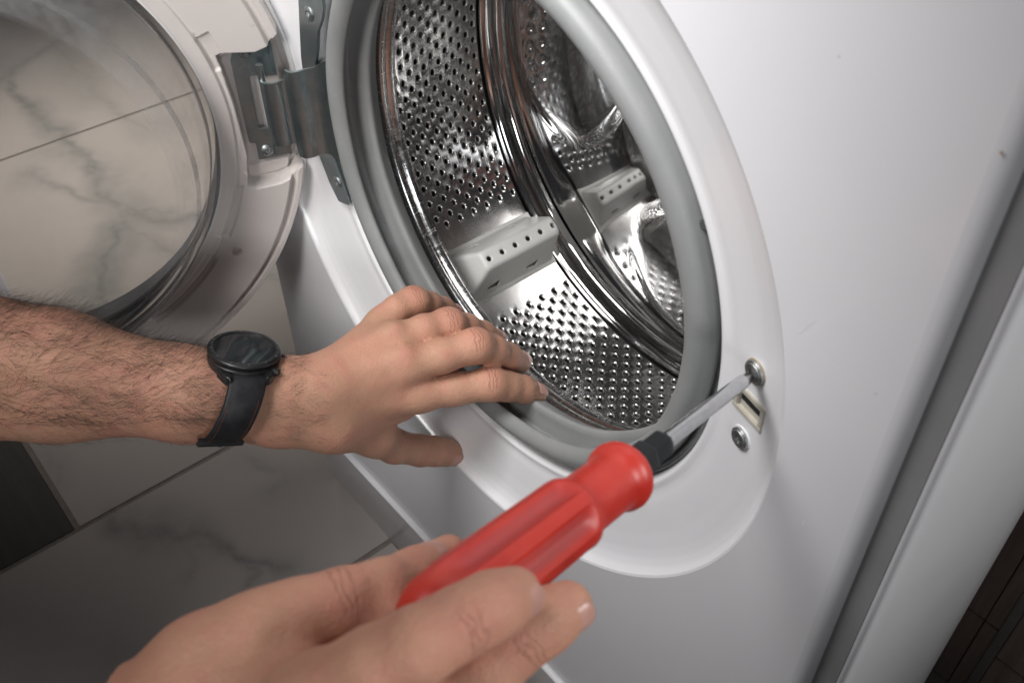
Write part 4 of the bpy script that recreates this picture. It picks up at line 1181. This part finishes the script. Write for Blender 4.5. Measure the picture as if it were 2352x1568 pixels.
nail(fr['i'][5], fr['i'][4], (.60, -.30, -.74), .0066, .0135, hand, .0, .62)
nail(fr['m'][5], fr['m'][4], (.60, -.30, -.74), .0066, .0135, hand, .0, .62)
nail((cs(985, 1303, .3235), .0080), (cs(900, 1350, .309), .0094), (-.30, .66, -.68), .0066, .0135, hand, .0003, .60)

# ================================================================== SMARTWATCH
WC = at(562, 800, .612)                     # centre of the face
rt_, upv, tov = MC @ np.array([1, 0, 0]), MC @ np.array([0, 1, 0]), MC @ np.array([0, 0, 1])
wn = Vector(.885 * (.235 * rt_ + .972 * upv) + .465 * tov).normalized()
wx = Vector(.972 * rt_ - .235 * upv); wx = (wx - wn * wx.dot(wn)).normalized(); wy = wn.cross(wx)
WM = frame_mat(Vector(WC), wx, wy, wn) @ Matrix.Rotation(R_(27), 4, 'Z')       # x along the arm, y round the wrist (away), z out of the face
watch = empty('smartwatch', tuple(WC)); tag(watch, 'black round smartwatch with dark screen and orange stitched strap on the hairy wrist', 'watch')
def w_rev(name, prof, mt, n=96, ang=40, mod=None, par=None):
    V = []; F = []; k = len(prof)
    for i in range(n):
        t = 2 * math.pi * i / n
        for r, z in prof: V.append(WM @ Vector((r * math.cos(t), r * math.sin(t), z)))
    for i in range(n):
        j = (i + 1) % n
        for q in range(k - 1): F.append((i * k + q, j * k + q, j * k + q + 1, i * k + q + 1))
    return link(name, V, F, mt, par or watch, True, ang)
case = w_rev('watch_case', [(.012, -.0130), (.0200, -.0122), (.0222, -.0100), (.0228, -.0075), (.0224, -.0048), (.0216, -.0042), (.0222, -.0036), (.0228, -.0022)], WBLACK)
bez = w_rev('bezel', [(.0224, -.0024), (.0229, -.0014), (.0228, -.0004), (.0222, .0003), (.0208, .0008), (.0197, .0008), (.0192, .0004), (.0191, -.0004)], WBLACK)
w_rev('screen', [(.0193, .0001), (.0150, .0005), (.0080, .0008), (.00001, .0009)], WGLASS)
for i in range(60):
    t = 2 * math.pi * i / 60; L = .0011 if i % 5 else .0018
    Mt = WM @ Matrix.Rotation(t, 4, 'Z') @ Matrix.Translation((.0207, 0, .00088))
    if i % 5 == 0 or i % 5 == 2: box('bezel_mark', (-L / 2, -.00012 * (2 if i % 5 == 0 else 1), -.0002), (L / 2, .00012 * (2 if i % 5 == 0 else 1), .00002), PRINT, bez, Mt)
for sx in (-1, 1):
    for sy in (-1, 1):
        pts = [(sx * .0150, sy * .0150), (sx * .0100, sy * .0190), (sx * .0098, sy * .0262), (sx * .0118, sy * .0270), (sx * .0150, sy * .0240), (sx * .0185, sy * .0150)]
        if sx * sy < 0: pts = pts[::-1]
        o = prism('lug', pts, -.0118, -.0050, WBLACK, watch, WM @ Matrix.Translation((0, 0, 0)), .0012, seg=3)
crownM = WM @ Matrix.Rotation(R_(-46), 4, 'Z')
prism('crown', [(.0026 * math.cos(R_(a)), .0026 * math.sin(R_(a))) for a in range(0, 360, 20)], .0222, .0272, WBLACK, watch,
      crownM @ Matrix.Translation((0, 0, -.0066)) @ Matrix.Rotation(R_(90), 4, 'Y'), .0005)
prism('crown', [(.0022 * math.cos(R_(a)), .0022 * math.sin(R_(a))) for a in range(0, 360, 20)], .0222, .0258, WBLACK, watch,
      WM @ Matrix.Rotation(R_(-2), 4, 'Z') @ Matrix.Translation((0, 0, -.0066)) @ Matrix.Rotation(R_(90), 4, 'Y'), .0005)
# strap: swept strip, along -y side (towards us) and down round the wrist
sp = [(-.0185, -.0085), (-.0235, -.0098), (-.0285, -.0135), (-.0325, -.0195), (-.0345, -.0270), (-.0345, -.0345), (-.0325, -.0420), (-.0280, -.0490), (-.0210, -.0545), (-.0110, -.0580), (.0, -.0590),
      (.0120, -.0575), (.0230, -.0520), (.0310, -.0430), (.0350, -.0320), (.0340, -.0215), (.0300, -.0140), (.0240, -.0098), (.0185, -.0085)]
LEAN = .32
def strap_pt(i, x, h):
    y, z = sp_s[i]; y2, z2 = sp_s[min(i + 1, len(sp_s) - 1)]; y1, z1 = sp_s[max(i - 1, 0)]
    t = Vector((y2 - y1, z2 - z1)).normalized(); nv = Vector((t.y, -t.x))
    if nv.dot(Vector((y, z + .03))) < 0: nv = -nv
    return WM @ Vector((x + (z + .0085) * -LEAN * -1.0 + 0, y + nv.x * h, z + nv.y * h))
sp_s = []
for i in range(len(sp) - 1):
    p0, p1, p2, p3 = [Vector(sp[min(max(i + k, 0), len(sp) - 1)]) for k in (-1, 0, 1, 2)]
    for k in range(5):
        s = k / 5; sp_s.append(.5 * ((2 * p1) + (p2 - p0) * s + (2 * p0 - 5 * p1 + 4 * p2 - p3) * s * s + (3 * p1 - p0 - 3 * p2 + p3) * s ** 3))
sp_s.append(Vector(sp[-1]))
cross = [(-.0116, 0), (-.0113, .0014), (-.0098, .0022), (-.0082, .0021), (-.0074, .0024), (0, .0026), (.0074, .0024), (.0082, .0021), (.0098, .0022), (.0113, .0014), (.0116, 0)]
V = []; F = []; k = len(cross)
for i in range(len(sp_s)):
    for x, h in cross: V.append(strap_pt(i, x, h))
for i in range(len(sp_s) - 1):
    for q in range(k - 1): F.append((i * k + q, i * k + q + 1, (i + 1) * k + q + 1, (i + 1) * k + q))
    F.append((i * k, (i + 1) * k, (i + 1) * k + k - 1, i * k + k - 1))
strap = link('strap', V, F, STRAP, watch, True, 50)
bm = bmesh.new(); bm.from_mesh(strap.data); bmesh.ops.recalc_face_normals(bm, faces=bm.faces); bm.to_mesh(strap.data); bm.free()
# stitching
SV = []; SF = []
for x in (-.0088, .0088):
    for i in range(14, 44, 1):
        a = strap_pt(i, x, .0023); b = strap_pt(i + 1, x, .0023); c = a + (b - a) * .62
        side_ = (strap_pt(i, x + .00028, .0023) - a); up_ = (strap_pt(i, x, .0026) - a)
        q0 = len(SV)
        for pnt in (a, c):
            for sx, sz in ((-1, 0), (1, 0), (1, 1), (-1, 1)): SV.append(pnt + side_ * sx * .55 + up_ * sz * .8)
        SF += [(q0, q0 + 1, q0 + 5, q0 + 4), (q0 + 1, q0 + 2, q0 + 6, q0 + 5), (q0 + 2, q0 + 3, q0 + 7, q0 + 6), (q0 + 3, q0, q0 + 4, q0 + 7), (q0, q0 + 3, q0 + 2, q0 + 1), (q0 + 4, q0 + 5, q0 + 6, q0 + 7)]
link('stitching', SV, SF, STITCH, strap, False)
# buckle at the lower edge of the wrist
bi_ = 38
o_ = strap_pt(bi_, 0, .0016); ex_ = (strap_pt(bi_, .01, .0016) - o_).normalized(); ey_ = (strap_pt(bi_ + 2, 0, .0016) - strap_pt(bi_ - 1, 0, .0016)).normalized(); ez_ = ex_.cross(ey_)
if ez_.dot(Vector(tov)) < 0 and False: ez_ = -ez_
out_ = (strap_pt(bi_, 0, .004) - o_).normalized(); ey_ = out_.cross(ex_).normalized()
BK = frame_mat(o_, ex_, ey_, out_)
bk = empty('buckle', tuple(o_), watch); bk.matrix_parent_inverse = wm(watch).inverted()
for lo, hi in (((-.0142, -.0050, -.0012), (.0142, -.0020, .0030)), ((-.0142, .0020, -.0012), (.0142, .0050, .0030)), ((-.0142, -.0021, -.0012), (-.0116, .0021, .0029)), ((.0116, -.0021, -.0012), (.0142, .0021, .0029))):
    box('buckle_bar', lo, hi, WBLACK, bk, BK, .0009, 3)
box('buckle_tongue', (-.0012, -.0048, .0010), (.0012, .0044, .0034), WBLACK, bk, BK, .0004)

# ================================================================== SURROUNDINGS
# fluffy white mat with a smooth border lying on the tiles at the left
def flw(px, py, z=FZ): 
    d = MC @ np.array([(px - 1176) / FPX, -(py - 784) / FPX, -1]); s = (z - CAM[2]) / d[2]; p = CAM + s * d; return Vector((p[0], p[1], z))
rug = empty('bath_mat', tuple(flw(-40, 640))); tag(rug, 'fluffy white bath mat with a smooth pale border lying on the marble tiles', 'bath mat')
e0 = flw(-60, 500, FZ + .03); e1 = flw(118, 860, FZ + .03); i0 = flw(-110, 500, FZ + .03); i1 = flw(70, 860, FZ + .03)
def slab(name, q, z0, z1, mt, parent, bev):
    bm = bmesh.new(); vs = [bm.verts.new((p.x, p.y, z0)) for p in q]; f = bm.faces.new(vs)
    r = bmesh.ops.extrude_face_region(bm, geom=[f]); bmesh.ops.translate(bm, vec=(0, 0, z1 - z0), verts=[v for v in r['geom'] if isinstance(v, bmesh.types.BMVert)])
    bmesh.ops.recalc_face_normals(bm, faces=bm.faces); bmesh.ops.bevel(bm, geom=list(bm.edges), offset=bev, segments=3, affect='EDGES')
    me = bpy.data.meshes.new(name); bm.to_mesh(me); bm.free(); return fin(name, me, mt, parent, True, 50)
slab('border', [e0, e1, i1, i0], FZ + .001, FZ + .030, HEM, rug, .006)
far = (i0 - e0).normalized() * .5
slab('pile', [i0 + (i0 - e0) * .02, i1 + (i1 - e1) * .02, i1 + far, i0 + far], FZ + .001, FZ + .034, TOWEL, rug, .010)
PV = []; PF = []
dv = (i1 - i0); dw = (i0 - e0).normalized()
for k in range(2600):
    s = random.random(); w2 = random.random() ** 1.2 * .10 + .003
    p = i0 + dv * s + dw * w2; p.z = FZ + .033; L = random.uniform(.004, .010); a = random.uniform(0, 6.28); q = Vector((math.cos(a) * L * .6, math.sin(a) * L * .6, L * .8)); tn = Vector((-math.sin(a), math.cos(a), 0)) * .0007
    b0_ = len(PV); PV += [p - tn, p + tn, p + q]; PF.append((b0_, b0_ + 1, b0_ + 2))
tf = link('tufts', PV, PF, TOWEL, rug, False); tf['kind'] = 'stuff'
# brown boards standing behind the machine on the right
bd = empty('wooden_cupboard', (.33, .345, FZ)); tag(bd, 'dark brown wooden cupboard with grey strip behind the right side of the machine', 'cupboard')
for x0, x1, z0, z1 in ((.200, .2952, FZ + .001, -.422), (.200, .2952, -.420, .3), (.2962, .3092, FZ + .001, -.422), (.2962, .3092, -.420, .3), (.3182, .345, FZ + .001, -.455), (.3182, .345, -.453, .3), (.346, .46, FZ + .001, .3)):
    box('board', (x0, .335, z0), (x1, .352, z1), BWOOD, bd, None, .0006, 1)
box('trim_strip', (.3096, .331, FZ + .001), (.3178, .352, .3), GSTRIP, bd, None, .0006, 1)
tile(XG[3], 0.02, 0.63, 0.9, MARBLE, 0.02)
link('wall', [(-3, 1.6, FZ), (3, 1.6, FZ), (3, 1.6, 2.0), (-3, 1.6, 2.0)], [(0, 1, 2, 3)], mat('wall_paint', (.35, .33, .31), .8, fn=mottled((.35, .33, .31), (.31, .29, .27), 4)))['kind'] = 'structure'
